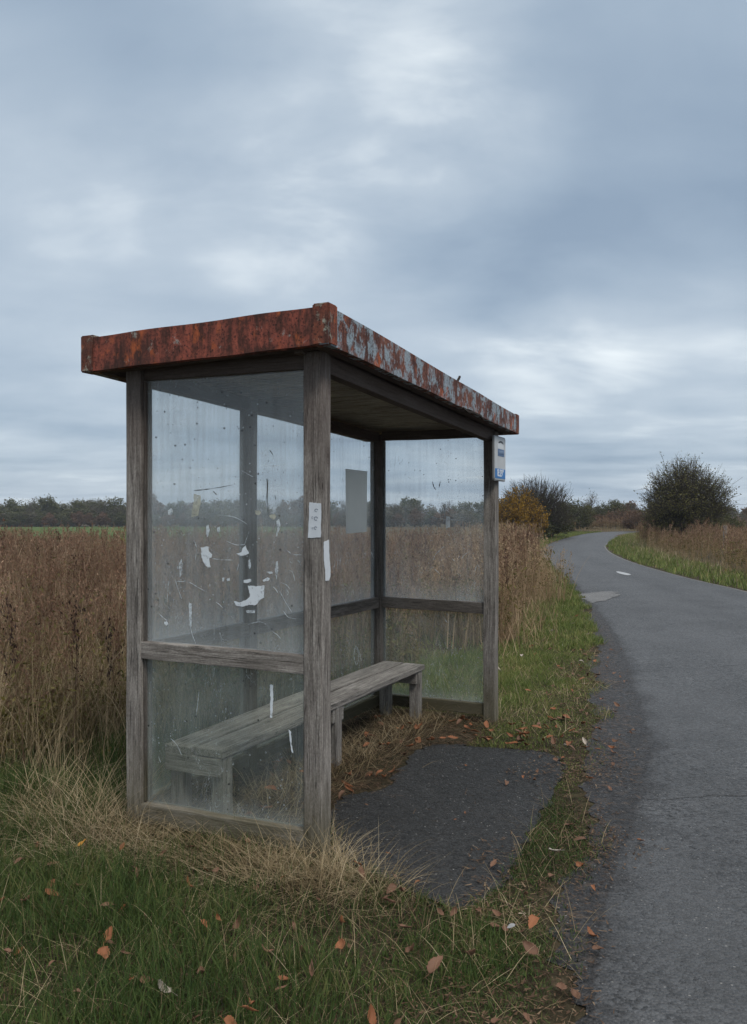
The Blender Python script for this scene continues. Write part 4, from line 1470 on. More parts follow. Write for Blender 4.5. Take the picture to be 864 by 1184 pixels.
def weed_variant(seed, h, heads, leafy, headsize, bushy, fine=1.0):
    q = np.random.default_rng(seed)
    a = Acc()
    lean = q.normal(0, 0.10, 2)
    pts = []
    K = 6
    for k in range(K + 1):
        t = k / K
        pts.append(np.array([lean[0] * t ** 1.5 * h + q.normal(0, 0.008), lean[1] * t ** 1.5 * h + q.normal(0, 0.008), h * t]))
    ang = q.uniform(0, 3.14)
    r0 = q.random()
    for k in range(K):
        w0, w1 = 0.007 * (1 - 0.7 * k / K) * fine, 0.007 * (1 - 0.7 * (k + 1) / K) * fine
        v, f = ribbon(pts[k], pts[k + 1], w0, w1, ang)
        a.add(v, f, 0, r0)
        v, f = ribbon(pts[k], pts[k + 1], w0, w1, ang + 1.57)
        a.add(v, f, 0, r0)
    P = np.array(pts)

    def at(t):
        i = min(int(t * K), K - 1)
        return P[i] + (P[i + 1] - P[i]) * (t * K - i)
    for _ in range(bushy):
        t = q.uniform(0.4, 0.92)
        p = at(t)
        az, el, L = q.uniform(0, 6.28), q.uniform(0.7, 1.3), q.uniform(0.12, 0.32) * h
        e = p + np.array([math.cos(az) * math.cos(el), math.sin(az) * math.cos(el), math.sin(el)]) * L
        v, f = ribbon(p, e, 0.0045 * fine, 0.002 * fine, az + 1.57)
        a.add(v, f, 0, r0)
        n = max(3, heads // (bushy + 1))
        tt = q.uniform(0.35, 1.05, n)[:, None]
        hp = p + (e - p) * tt + q.normal(0, 0.012, (n, 3))
        v, f = quads_at(hp, headsize, q, 1.8, 0.4)
        a.add(v, f, 1, np.repeat(q.random(n), 4))
    n = heads
    tt = q.uniform(0.62, 1.04, n)
    hp = np.array([at(min(x, 1.0)) for x in tt]) + q.normal(0, 0.014, (n, 3))
    hp[:, 2] += np.maximum(0, tt - 1) * h
    v, f = quads_at(hp, headsize * 1.2, q, 2.2, 0.4)
    a.add(v, f, 1, np.repeat(q.random(n), 4))
    n = leafy
    tt = q.uniform(0.08, 0.8, n)
    lp2 = np.array([at(x) for x in tt]) + q.normal(0, 0.035, (n, 3)) * np.array([1, 1, 0.6])
    v, f = quads_at(lp2, headsize * 2.0, q, 0.1, 0.35)
    a.add(v, f, 2, np.repeat(q.random(n), 4))
    return a.arrays()


def plant(acc, variants, pts, smin, smax, tint=0.6):
    which = rng.integers(0, len(variants), len(pts))
    for k, (v, f, m, r) in enumerate(variants):
        P = pts[which == k]
        n = len(P)
        if not n:
            continue
        a = rng.uniform(0, 6.28, n)
        s = rng.uniform(smin, smax, n) * (1 + 0.2 * wav(P[:, 0], P[:, 1], 1.9, 81))
        ca, sa = np.cos(a)[:, None], np.sin(a)[:, None]
        X = (v[None, :, 0] * ca - v[None, :, 1] * sa) * s[:, None] + P[:, :1]
        Y = (v[None, :, 0] * sa + v[None, :, 1] * ca) * s[:, None] + P[:, 1:2]
        Z = v[None, :, 2] * s[:, None] + terr(P[:, 0], P[:, 1])[:, None]
        off = (np.arange(n) * len(v))[:, None, None]
        ff = np.where(f[None] >= 0, f[None] + off, -1).reshape(-1, 4)
        rr = np.clip(np.tile(r, n) * (1 - tint) + np.repeat(rng.random(n), len(v)) * tint, 0, 1)
        acc.add(np.stack([X, Y, Z], -1).reshape(-1, 3), ff, np.tile(m, n), rr)


dockish = [weed_variant(100 + i, 1.0, 22 + 6 * (i % 3), 10, 0.026, 2 + i % 4, 1.2) for i in range(9)]
grassy = [weed_variant(200 + i, 1.0, 14, 6, 0.024, 1, 0.9) for i in range(7)]
coarse = [weed_variant(300 + i, 1.0, 22, 10, 0.042, 4, 1.8) for i in range(7)]
weeds = Acc()
inw = lambda x, y: inside(WEEDS, x + 0.25 * wav(x, y, 2.0, 61), y + 0.25 * wav(x, y, 2.0, 62))
hv = lambda x, y: inw(x, y) & ~in_shelter(x, y, 0.3) & (rng.random(len(x)) < np.clip(0.7 + 0.55 * wav(x, y, 3.2, 83), 0.12, 1))
plant(weeds, dockish + grassy, scatter(3400, -7, 1.6, 4.9, 10, hv), 0.55, 1.12)
p = scatter(22000, -10, 3, 4.9, 16, hv)
n = len(p)
weeds.add(*blades(p, rng.uniform(0.55, 1.22, n) * (1 + 0.14 * wav(p[:, 0], p[:, 1], 3.0, 84)), rng.uniform(0.003, 0.006, n), rng.uniform(0, 6.28, n), rng.uniform(0, 0.3, n), rng.uniform(0.0, 0.9, n), 4))
p = scatter(900, -9, 2, 6, 22, hv)
n = len(p)
weeds.add(*blades(p, rng.uniform(1.05, 1.45, n), rng.uniform(0.004, 0.008, n), rng.uniform(0, 6.28, n), rng.uniform(0, 0.2, n), rng.uniform(0.1, 1.2, n), 6))
plant(weeds, dockish + grassy, scatter(5600, -10, 3.2, 10, 16, hv), 0.7, 1.12)
plant(weeds, coarse, scatter(6500, -16, 5.5, 16, 27, hv), 0.7, 1.05)
dark_v = [(v, f, m, r * 0.12) for v, f, m, r in [weed_variant(600 + i, 1.0, 46, 10, 0.03, 5, 1.4) for i in range(5)]]
plant(weeds, dark_v, scatter(420, -9, 2, 5.6, 15, hv), 0.75, 1.2, 0.1)
# undergrowth leaves at the foot
low = [weed_variant(400 + i, 0.5, 4, 34, 0.03, 2) for i in range(4)]
plant(weeds, low, scatter(2600, -6, 1.0, 4.9, 9.5, hv), 0.5, 1.2)
tag(link('tall_weeds', weeds.mesh('tall_weeds'), [WEED_STEM, WEED_HEAD, WEED_LEAF]), 'reddish brown dead weeds filling the field behind the shelter', 'weeds', kind='stuff')

# straw-coloured reeds by the left verge
reeds = Acc()
reed_v = [weed_variant(500 + i, 1.0, 12, 10, 0.035, 2, 1.3) for i in range(6)]
REED_POLY = [(1.0, 9.2), (1.75, 10.0), (2.25, 12.0), (2.75, 14.0), (3.5, 17.0), (4.3, 21.0), (4.95, 25.5), (5.4, 30), (6.4, 36), (8.0, 42), (9.8, 47.5), (8, 49), (5.5, 40), (3.6, 30), (2.2, 22), (1.4, 15), (0.8, 11)]
inr = lambda x, y: inside(REED_POLY, x + 0.35 * wav(x, y, 2.5, 63) + np.abs(rng.normal(0, 0.3, len(x))), y + 0.5 * wav(x, y, 1.7, 64))
plant(reeds, reed_v, scatter(3000, 0.6, 3.6, 9, 17, inr), 0.4, 1.05)
plant(reeds, reed_v, scatter(4800, 1.5, 10, 17, 49, inr), 0.7, 1.05)
p = scatter(26000, 0.6, 5.5, 9, 26, inr)
n = len(p)
reeds.add(*blades(p, rng.uniform(0.3, 1.05, n), rng.uniform(0.005, 0.010, n), rng.uniform(0, 6.28, n), rng.uniform(0, 0.4, n), rng.uniform(0.1, 1.1, n), 4))
p = scatter(16000, 0.9, 6.5, 8.3, 26, lambda x, y: inside(REED_POLY, x - np.abs(rng.normal(0, 0.35, len(x))), y + rng.normal(0, 0.5, len(x))) & (road_side(x, y) > 0.5))
n = len(p)
reeds.add(*blades(p, rng.uniform(0.12, 0.5, n), rng.uniform(0.004, 0.008, n), rng.uniform(0, 6.28, n), rng.uniform(0, 0.8, n), rng.uniform(0.1, 1.1, n), 4))
tag(link('dry_reeds', reeds.mesh('dry_reeds'), [STRAW_PALE, STRAW_PALE, WEED_LEAF]), 'pale straw reeds beside the left verge of the road', 'reeds', kind='stuff')

# right verge weeds
rw = Acc()


def rv(x, y):
    d = right_side(x, y)
    return (d > 1.7 + 0.4 * wav(x, y, 1.5, 71)) & (d < 6.0)


plant(rw, coarse + reed_v, scatter(16000, 7.5, 27, 11, 66, rv), 0.65, 1.05)
plant(rw, reed_v, scatter(6000, 8, 24, 13, 60, lambda x, y: rv(x, y) & (right_side(x, y) < 2.8)), 0.4, 0.8)
tag(link('verge_weeds', rw.mesh('verge_weeds'), [STRAW_PALE, WEED_HEAD, WEED_LEAF]), 'brown and straw weeds along the right side of the road', 'weeds', kind='stuff')
# rough growth in front of the hedges past the bend
hw = Acc()
plant(hw, coarse, scatter(5200, 5, 48, 44, 84, lambda x, y: (~inside([tuple(p) for p in ROAD_L] + [tuple(p) for p in ROAD_R[::-1]], x, y)) & (road_side(x, np.minimum(y, 74.9)) > 1.3) & (x > 0.21 * y - 3) | ((y > 72 + 0.12 * (x - 18)) & (x > 12))), 0.7, 1.1)
tag(link('hedge_weeds', hw.mesh('hedge_weeds'), [STRAW_PALE, WEED_HEAD, WEED_LEAF]), 'russet rough growth at the foot of the hedges by the bend', 'weeds', kind='stuff')

# single tall dead plants standing out of the weeds at the left
STANDOUT = [(30, 905, 1.04, 'dark dead dock plant with heavy black seed heads at the left picture edge', 41),
            (88, 880, 1.02, 'tall dark seed-headed weed standing midway between picture edge and shelter post', 42),
            (122, 893, 0.9, 'dead branched weed with dark heads close to the left shelter post', 43)]
DARK_HEAD = blade_mat('dark_seed_heads', [(0.0, (0.018, 0.011, 0.009)), (0.6, (0.045, 0.026, 0.02)), (1.0, (0.08, 0.05, 0.035))])
for px, py, h, lab, sd in STANDOUT:
    x, y = g(px, py)
    root = empty('dead_weed', (x, y, 0), lab, 'weed', 'dead seed-headed weeds standing out of the field')
    v, f, m, r = weed_variant(sd, h, 60, 14, 0.022, 7, 1.1)
    for nm, sel, mt in (('stem', m == 0, WEED_STEM), ('seed_clumps', m == 1, DARK_HEAD), ('leaves', m == 2, WEED_LEAF)):
        ff = f[sel]
        ids = np.unique(ff[ff >= 0])
        remap = np.full(len(v), -1)
        remap[ids] = np.arange(len(ids))
        ff = np.where(ff >= 0, remap[ff], -1)
        link(nm, from_arrays(nm, v[ids], ff, None, r[ids]), mt, Matrix.Translation((x, y, 0)), root)


# ------------------------------------------------------------------ trees
def tubes(S):
    """S: (n,8) p0 p1 r0 r1 -> 3-sided tubes"""
    S = np.array(S)
    p0, p1, r0, r1 = S[:, :3], S[:, 3:6], S[:, 6], S[:, 7]
    d = p1 - p0
    d /= np.linalg.norm(d, axis=1)[:, None] + 1e-9
    ref = np.where(np.abs(d[:, 2:3]) > 0.9, np.array([[1, 0, 0]]), np.array([[0, 0, 1]]))
    a = np.cross(d, ref)
    a /= np.linalg.norm(a, axis=1)[:, None] + 1e-9
    b = np.cross(d, a)
    K = 4
    vs = []
    for p, r in ((p0, r0), (p1, r1)):
        for k in range(K):
            an = 2 * math.pi * k / K
            vs.append(p + (a * math.cos(an) + b * math.sin(an)) * r[:, None])
    v = np.stack(vs, 1)
    base = np.array([[k, (k + 1) % K, K + (k + 1) % K, K + k] for k in range(K)])
    f = (base[None] + (np.arange(len(S)) * 2 * K)[:, None, None]).reshape(-1, 4)
    return v.reshape(-1, 3), f


def grow(q, p, d, L, r, lvl, cfg, segs, tips):
    K = cfg['k'][lvl]
    step = L / K
    pts = [p]
    for i in range(K):
        d = d + q.normal(0, cfg['wander'], 3) + np.array([0, 0, cfg['up'][lvl]])
        d = d / np.linalg.norm(d)
        p2 = p + d * step
        ra, rb = r * (1 - 0.75 * i / K), r * (1 - 0.75 * (i + 1) / K)
        segs[min(lvl, 1)].append(np.concatenate([p, p2, [ra, rb]]))
        p = p2
        pts.append(p)
        if lvl >= cfg['leaf_from']:
            tips.append((p, lvl))
        if lvl + 1 < len(cfg['n']) and (i >= cfg['bare'][lvl]):
            for _ in range(cfg['n'][lvl + 1]):
                az = q.uniform(0, 6.28)
                ax = np.cross(d, [math.cos(az), math.sin(az), 0.2])
                ax /= np.linalg.norm(ax) + 1e-9
                sp = cfg['spread'][lvl] * q.uniform(0.6, 1.25)
                nd = d * math.cos(sp) + ax * math.sin(sp)
                grow(q, p, nd, L * cfg['ratio'] * q.uniform(0.7, 1.2) * (1 - 0.35 * i / K), rb * 0.75, lvl + 1, cfg, segs, tips)


def make_tree(seed, cfg):
    """trunk mesh, crown mesh (twigs and leaves), unit metres, base at origin"""
    q = np.random.default_rng(seed)
    segs, tips = ([], []), []
    for s in range(cfg['stems']):
        az = 6.28 * s / cfg['stems'] + q.uniform(-.4, .4)
        tilt = cfg['tilt'] * q.uniform(0.25, 1.1)
        d = np.array([math.cos(az) * math.sin(tilt), math.sin(az) * math.sin(tilt), math.cos(tilt)])
        base = np.array([math.cos(az), math.sin(az), 0]) * cfg.get('foot', 0.1)
        grow(q, base - np.array([0, 0, 0.15]), d, cfg['len'] * q.uniform(0.75, 1.1), cfg['r'], 0, cfg, segs, tips)
    tv, tf = tubes(segs[0])
    trunk = from_arrays('trunk', tv, tf, smooth=True)
    acc = Acc()
    bv, bf = tubes(segs[1])
    acc.add(bv, bf, 0, 0.5)
    T = np.array([t[0] for t in tips])
    H = T[:, 2].max()
    w = np.clip(1.15 - cfg['thin_top'] * (T[:, 2] / H), 0.05, 1)
    rad = np.linalg.norm(T[:, :2], axis=1) / (np.linalg.norm(T[:, :2], axis=1).max() + 1e-6)
    w = w * (1 - cfg.get('thin_edge', 0) * rad)
    idx = q.choice(len(T), cfg['leaves'], p=w / w.sum())
    P = T[idx] + q.normal(0, cfg['scatter'], (cfg['leaves'], 3))
    P[:, 2] = np.maximum(P[:, 2], 0.05)
    lv, lf = quads_at(P, cfg['leaf'], q, 0.0, 0.6)
    # colour runs in clumps from bough to bough
    cl = wav(P[:, 0] * 1.0 + P[:, 2], P[:, 1] + P[:, 2] * 0.5, 3.0, seed)
    acc.add(lv, lf, 1, np.repeat(np.clip(0.5 + 0.25 * cl + q.normal(0, 0.18, len(P)), 0, 1), 4))
    return trunk, acc.mesh('crown'), H


bush_cfg = dict(stems=22, tilt=0.85, len=2.7, r=0.035, k=[6, 5, 4, 3], n=[0, 2, 2, 2], up=[0.05, 0.05, 0.05, 0.04], bare=[0, 1, 1, 9], spread=[0.6, 0.6, 0.6, 0.5], ratio=0.50, wander=0.10,
                leaf_from=1, leaves=42000, leaf=0.075, scatter=0.07, thin_top=0.45, thin_edge=0.0, foot=0.25)
bare_cfg = dict(bush_cfg, stems=20, r=0.05, tilt=0.8, len=2.3, leaves=3500, leaf=0.07, thin_top=0.95, k=[6, 5, 4, 3])
amber_cfg = dict(bush_cfg, stems=9, tilt=0.95, len=1.7, leaves=9000, leaf=0.11, thin_top=0.3, thin_edge=0.1, r=0.03)
hedge_cfg = dict(bush_cfg, stems=7, tilt=0.85, len=1.9, leaves=5000, leaf=0.17, scatter=0.13, thin_top=0.4, thin_edge=0.1, k=[5, 4, 3], n=[0, 2, 2], up=[0.05] * 3, bare=[0, 1, 9], spread=[0.6] * 3, leaf_from=1)
oak_cfg = dict(stems=1, tilt=0.05, len=4.4, r=0.16, k=[7, 5, 4], n=[0, 3, 2], up=[0.02, 0.06, 0.04], bare=[1, 1, 9], spread=[0.95, 0.7, 0.6], ratio=0.52, wander=0.12, leaf_from=1, leaves=3600, leaf=0.34, scatter=0.26,
               thin_top=0.5, thin_edge=0.2, foot=0.0)
wood_cfg = dict(oak_cfg, stems=4, tilt=0.65, len=3.6, r=0.10, leaves=3400, bare=[0, 1, 9])
bare_oak = dict(oak_cfg, stems=2, tilt=0.2, leaves=500, leaf=0.2, k=[7, 5, 4, 3], n=[0, 3, 2, 2], up=[0.02, 0.06, 0.04, 0.03], bare=[1, 1, 1, 9], spread=[0.7, 0.6, 0.6, 0.5])

LIB = {}


def make_dome(seed, c):
    """rounded multi-stemmed bush: stems fan out of the ground, twigs reach the outline of a dome, leaves sit on the twigs"""
    q = np.random.default_rng(seed)
    H, W = 1.0, c['w']
    C = np.array([0, 0, c.get('cz', 0.47)])
    R = np.array([W / 2, W / 2, H - C[2]])
    nt = c['twigs']
    u = q.normal(0, 1, (nt * 3, 3))
    u /= np.linalg.norm(u, axis=1)[:, None]
    u = u[u[:, 2] > c.get('zmin', -0.62)]
    lump = wav(u[:, 0] * 2 + u[:, 2], u[:, 1] * 2 - u[:, 2], 1.6, seed)
    keep = q.random(len(u)) < np.clip(0.75 + 0.5 * lump, 0.12, 1)
    u, lump = u[keep][:nt], lump[keep][:nt]
    n = len(u)
    rr = c.get('r0', 0.9) + 0.10 * lump + np.abs(q.normal(0, c.get('spike', 0.075), n))
    low = u[:, 2] < 0
    RR = np.where(low[:, None], np.array([[W / 2, W / 2, C[2]]]), R[None])
    tip = C + u * RR * rr[:, None]
    inner = C * np.array([1, 1, 0.75]) + u * RR * q.uniform(0.15, 0.5, n)[:, None] + q.normal(0, 0.03, (n, 3))
    inner[:, 2] = np.maximum(inner[:, 2], 0.06)
    tip[:, 2] = np.maximum(tip[:, 2], 0.04)
    segs, lp, trunk = [], [], []
    # stems to a share of the inner points
    for i in q.choice(n, c['stems'], replace=False):
        b = np.array([q.normal(0, 0.05), q.normal(0, 0.05), -0.04])
        m = (b + inner[i]) / 2 + np.array([*(u[i, :2] * -0.05), 0.02])
        r = 0.016
        trunk += [np.concatenate([b, m, [r, r * 0.7]]), np.concatenate([m, inner[i], [r * 0.7, r * 0.4]]), np.concatenate([inner[i], tip[i] * 0.6 + inner[i] * 0.4, [r * 0.4, r * 0.15]])]
    up_ = np.array([0, 0, 1.0])
    for i in range(n):
        a, b = inner[i], tip[i]
        L = np.linalg.norm(b - a)
        bow = q.normal(0, 0.05, 3) * L + up_ * -0.06 * L
        P = [a + (b - a) * t + bow * math.sin(math.pi * t) for t in (0, 0.34, 0.67, 1)]
        tr = c['tr']
        for k in range(3):
            segs.append(np.concatenate([P[k], P[k + 1], [tr * (1 - 0.28 * k), tr * (0.72 - 0.28 * k)]]))
        for _ in range(c['sub']):
            t = q.uniform(0.3, 0.95)
            p0 = a + (b - a) * t + bow * math.sin(math.pi * t)
            dd = (b - a) / L + q.normal(0, 0.6, 3) + up_ * 0.25
            dd /= np.linalg.norm(dd)
            e = p0 + dd * q.uniform(0.05, 0.14) * c.get('sublen', 1)
            segs.append(np.concatenate([p0, e, [tr * 0.5, tr * 0.25]]))
            for t2 in (0.5, 0.8, 1.0):
                lp.append((p0 + (e - p0) * t2, lump[i]))
        for t in (0.4, 0.55, 0.7, 0.85, 0.97):
            lp.append((a + (b - a) * t + bow * math.sin(math.pi * t), lump[i]))
    tv, tf = tubes(trunk)
    tm = from_arrays('trunk', tv, tf, smooth=True)
    acc = Acc()
    bv, bf = tubes(segs)
    acc.add(bv, bf, 0, 0.5)
    T = np.array([x[0] for x in lp])
    lm = np.array([x[1] for x in lp])
    w = np.clip(1.1 - c['thin_top'] * T[:, 2], 0.04, 2)
    idx = q.choice(len(T), c['leaves'], p=w / w.sum())
    P = T[idx] + q.normal(0, 0.014, (len(idx), 3))
    lv, lf = quads_at(P, c['leaf'], q, 0.0, 0.6)
    acc.add(lv, lf, 1, np.repeat(np.clip(0.5 + 0.28 * lm[idx] + q.normal(0, 0.2, len(P)), 0, 1), 4))
    return tm, acc.mesh('crown'), H




def tree(name, key, cfg, seed, x, y, height, label, cat, group, bark, leafmat, widen=1.0, turn=None):
    kk = (key, leafmat.name)
    sc_w = None
    turn = random.uniform(0, 6.28) if turn is None else turn
    root = empty(name, (x, y, float(terr(x, y))), label, cat, group)
    if kk not in LIB:
        LIB[kk] = make_dome(seed, cfg) if 'twigs' in cfg else make_tree(seed, cfg)
        LIB[kk][0].materials.append(bark)
        LIB[kk][1].materials.append(bark)
        LIB[kk][1].materials.append(leafmat)
    tr, cr, H = LIB[kk]
    s = height / H
    root.rotation_euler = (0, 0, turn)
    root.scale = (s * widen, s * widen, s)
    for nm, me in (('trunk', tr), ('crown', cr)):
        o = bpy.data.objects.new(nm, me)
        COL.objects.link(o)
        o.parent = root
    return root


def at(px, Y):
    return (px - CX) / FPX * Y


haw_cfg = dict(w=1.02, twigs=1300, stems=40, sub=4, tr=0.0032, leaves=15000, leaf=0.019, thin_top=0.66, cz=0.5, r0=0.78, spike=0.14)
thorn_cfg = dict(w=1.35, twigs=900, stems=30, sub=5, tr=0.0042, leaves=3600, leaf=0.022, thin_top=0.95, cz=0.4, sublen=1.3, zmin=-0.3)
round_cfg = dict(w=1.25, twigs=520, stems=16, sub=4, tr=0.004, leaves=9000, leaf=0.042, thin_top=0.3, cz=0.42)
tree('hawthorn_bush', 'haw', haw_cfg, 12, at(794, 37.5), 37.5, 4.0, 'large dark rounded hawthorn bush standing alone right of the road', 'bush', None, BARK, LEAF_DARK, 1.0)
tree('amber_bush', 'amber', round_cfg, 5, at(600, 47), 47, 3.0, 'amber-leaved bush behind the far shelter post left of the road', 'bush', None, BARK, LEAF_AMBER, 0.85)
tree('bare_thorn_tree', 'bare', thorn_cfg, 9, at(622, 50), 50, 3.55, 'half-bare twiggy thorn tree just right of the amber bush', 'tree', None, BARK, LEAF_OLIVE, 0.9)
tree('olive_bush', 'hedge', round_cfg, 21, at(612, 49), 49, 2.0, 'dark olive bush at the foot of the half-bare thorn tree', 'bush', None, BARK, LEAF_OLIVE, 1.25)
tree('olive_bush', 'hedge', round_cfg, 21, at(636, 52), 52, 1.9, 'low olive bush right of the half-bare thorn tree', 'bush', None, BARK, LEAF_OLIVE, 1.2)
HG = 'hedge bushes round the road bend'
for px, Y, h, key, cfg, sd, bk, lm, lab, wd in (
    (661, 66, 2.55, 'hedge', round_cfg, 21, BARK, LEAF_OLIVE, 'rounded dark hedge bush left of the road bend', 1.1),
    (645, 70, 1.7, 'hedge', round_cfg, 21, BARK, LEAF_RUST, 'low russet hedge bush between the thorn tree and the rounded dark bush', 1.5),
    (684, 92, 4.1, 'bareoak', bare_oak, 33, BARK_PALE, LEAF_GREY, 'slim bare tree rising behind the hedge at the road bend', 0.75),
    (706, 86, 3.1, 'hedge2', dict(round_cfg, w=1.4, r0=0.82), 23, BARK, LEAF_OLIVE, 'tall olive hedge bush straight above the end of the road', 1.0),
    (684, 80, 1.7, 'hedge2', dict(round_cfg, w=1.4, r0=0.82), 23, BARK, LEAF_RUST, 'russet hedge bush under the slim bare tree', 1.5),
    (733, 90, 2.9, 'bareoak2', dict(bare_oak, leaves=1500), 35, BARK_PALE, LEAF_GREY, 'pale half-bare bush between the road end and the large hawthorn', 1.2),
    (722, 82, 1.9, 'hedge', round_cfg, 21, BARK, LEAF_RUST, 'russet hedge bush right of the road end', 1.6),
    (744, 66, 1.8, 'hedge2', dict(round_cfg, w=1.4, r0=0.82), 23, BARK, LEAF_RUST, 'russet bush tucked against the left of the large hawthorn', 1.4),
    (766, 44, 1.3, 'hedge', round_cfg, 21, BARK, LEAF_RUST, 'low russet scrub in front of the large hawthorn', 1.5),
    (830, 42, 1.6, 'hedge2', dict(round_cfg, w=1.4, r0=0.82), 23, BARK, LEAF_OLIVE, 'low olive scrub at the right foot of the large hawthorn', 1.3),
):
    tree('hedge_bush' if 'tree' not in lab.split(' rising')[0] else 'bare_tree', key, cfg, sd, at(px, Y), Y, h, lab, 'bush' if 'slim bare tree' not in lab or 'under' in lab else 'tree', HG, bk, lm, wd)

# far treeline across the fields
q = random.Random(4)
kinds = [('wood1', wood_cfg, 51, LEAF_OLIVE, BARK), ('wood2', wood_cfg, 52, LEAF_GREY, BARK), ('wood3', oak_cfg, 53, LEAF_OLIVE, BARK), ('wood4', oak_cfg, 54, LEAF_RUST, BARK), ('wood5', dict(bare_oak, leaves=1200), 55, LEAF_GREY, BARK_PALE)]
names = {'wood1': 'olive', 'wood2': 'grey', 'wood3': 'olive', 'wood4': 'russet', 'wood5': 'bare'}
TL = 'trees of the far treeline across the fields'
SPEC = {27: (6.3, 'wood5', 'tallest bare-topped tree of the far treeline left of the shelter'), 132: (6.2, 'wood1', 'broad olive tree in the far treeline just left of the shelter post'),
        60: (6.0, 'wood3', 'tall olive tree in the far treeline between picture edge and shelter')}
for px in SPEC:
    h, key, lab = SPEC[px]
    kd = [k for k in kinds if k[0] == key][0]
    tree('field_tree', kd[0], kd[1], kd[2], at(px, 166), 166, h, lab, 'tree', TL, kd[4], kd[3], 1.1)
px = -180
while px < 640:
    kd = q.choices(kinds, (4, 3, 3, 2, 1.5))[0]
    Y = q.uniform(164, 178)
    h = q.uniform(4.2, 5.9)
    if px > 150 and px < 190:
        h += 0.3
    tree('field_tree', kd[0], kd[1], kd[2], at(px, Y), Y, h, f'small {names[kd[0]]} tree packed into the far treeline across the field', 'tree', TL, kd[4], kd[3], q.uniform(1.0, 1.45))
    px += q.uniform(7, 13)
# low scrub closing the foot of the treeline
px = -180
while px < 640:
    Y = q.uniform(160, 164)
    kd = q.choices(kinds[:4], (3, 2, 2, 2))[0]
    tree('field_shrub', kd[0], kd[1], kd[2], at(px, Y), Y, q.uniform(2.4, 3.4), 'low shrub closing the foot of the far treeline', 'shrub', 'shrubs along the foot of the far treeline', kd[4], kd[3], q.uniform(1.3, 1.9))
    px += q.uniform(12, 18)
px = 640
while px < 990:
    kd = q.choices(kinds, (3, 3, 2, 2, 1))[0]
    Y = q.uniform(126, 150)
    tree('distant_tree', kd[0], kd[1], kd[2], at(px, Y), Y, q.uniform(3.0, 4.2), f'small {names[kd[0]]} tree in the distant wood beyond the ploughed field', 'tree', 'trees of the distant wood on the right', kd[4], kd[3], q.uniform(1.1, 1.5))
    px += q.uniform(8, 13)

# fence post in the right-hand weeds
x, y = at(838, 29), 29
fpz = 1.12
fence = empty('fence_post', (x, y, 0), 'old wooden fence post among weeds at the edge of the ploughed field', 'fence post')
beam('stake', (x, y, -0.1), (x + 0.03, y, fpz), (1, 0, 0), 0.11, 0.11, WOOD, fence, 0.012, 0.004, 8)

# ------------------------------------------------------------------ fallen leaves
def leaf_mesh(seed, slim=0.5, curl=0.5):
    """a dried leaf: serrated oval blade rolled along its length and cupped across, with a stalk"""
    q = np.random.default_rng(seed)
    K, C = 13, 9
    t = np.linspace(0, 1, K)
    wid = (np.sin(np.pi * t ** 0.75) ** 0.75) * slim * 0.5
    wid[0] = 0.02
    wid[-1] = 0.004
    bend = curl * q.uniform(0.8, 1.9) * q.choice([-1, 1])
    ang = bend * (t - 0.35) + 0.25 * np.sin(2 * np.pi * t * q.uniform(0.6, 1.4) + q.uniform(0, 6)) * curl
    x = np.concatenate([[0], np.cumsum(np.cos(ang[:-1]) / (K - 1))]) - 0.5
    z = np.concatenate([[0], np.cumsum(np.sin(ang[:-1]) / (K - 1))])
    z -= z.min()
    roll = q.uniform(0.5, 2.4, 2) * curl
    tw = q.uniform(-0.7, 0.7) * curl
    vs = []
    for k in range(K):
        for c in range(C):
            u = (c / (C - 1)) * 2 - 1
            w_ = wid[k] * (1 + (0.10 * (-1) ** k + q.normal(0, 0.05)) * (abs(u) == 1))
            r = roll[0] if u < 0 else roll[1]
            a = abs(u) * r
            yy = (math.sin(a) / max(r, 1e-3)) * w_ * (1 if u > 0 else -1)
            zz = (1 - math.cos(a)) / max(r, 1e-3) * w_ - 0.02 * (abs(u) < 0.01) + 0.012 * math.sin(9 * t[k] + 5 * u)
            ta = tw * (t[k] - 0.5) * 2
            vs.append((x[k], yy * math.cos(ta) - zz * math.sin(ta), z[k] + yy * math.sin(ta) + zz * math.cos(ta) + 0.02))
    fs = []
    for k in range(K - 1):
        for c in range(C - 1):
            a = k * C + c
            fs.append((a, a + 1, a + C + 1, a + C))
    m0 = vs[C // 2]
    n0 = len(vs)
    vs += [(m0[0] + 0.02, m0[1] - 0.012, m0[2]), (m0[0] + 0.02, m0[1] + 0.012, m0[2]), (m0[0] - 0.3, m0[1] + 0.07, m0[2] + 0.05), (m0[0] - 0.3, m0[1] + 0.055, m0[2] + 0.05)]
    fs.append((n0, n0 + 1, n0 + 2, n0 + 3))
    bm = bmesh.new()
    vv = [bm.verts.new(v) for v in vs]
    for f in fs:
        bm.faces.new([vv[i] for i in f])
    bmesh.ops.recalc_face_normals(bm, faces=bm.faces)
    bmesh.ops.solidify(bm, geom=bm.faces[:], thickness=0.010)
    for f in bm.faces:
        f.smooth = True
    me = bpy.data.meshes.new('fallen_leaf')
    bm.to_mesh(me)
    bm.free()
    return me


LM = {}


def leaf(x, y, z, size, mat, label, group=None, shape=None, tilt=0.5):
    shape = random.randrange(9) if shape is None else shape
    kk = (shape, mat.name)
    if kk not in LM:
        me = leaf_mesh(900 + shape, (0.42, 0.55, 0.6, 0.36, 0.5, 0.66, 0.45, 0.58, 0.4)[shape], (0.5, 0.9, 0.6, 1.0, 0.35, 0.7, 1.1, 0.5, 0.8)[shape])
        me.materials.append(mat)
        LM[kk] = me
    o = bpy.data.objects.new('fallen_leaf', LM[kk])
    COL.objects.link(o)
    o.location = (x, y, z)
    o.scale = (size, size, size)
    o.rotation_euler = (random.uniform(-tilt, tilt), random.uniform(-tilt, tilt), random.uniform(0, 6.28))
    return tag(o, label, 'leaf', group)


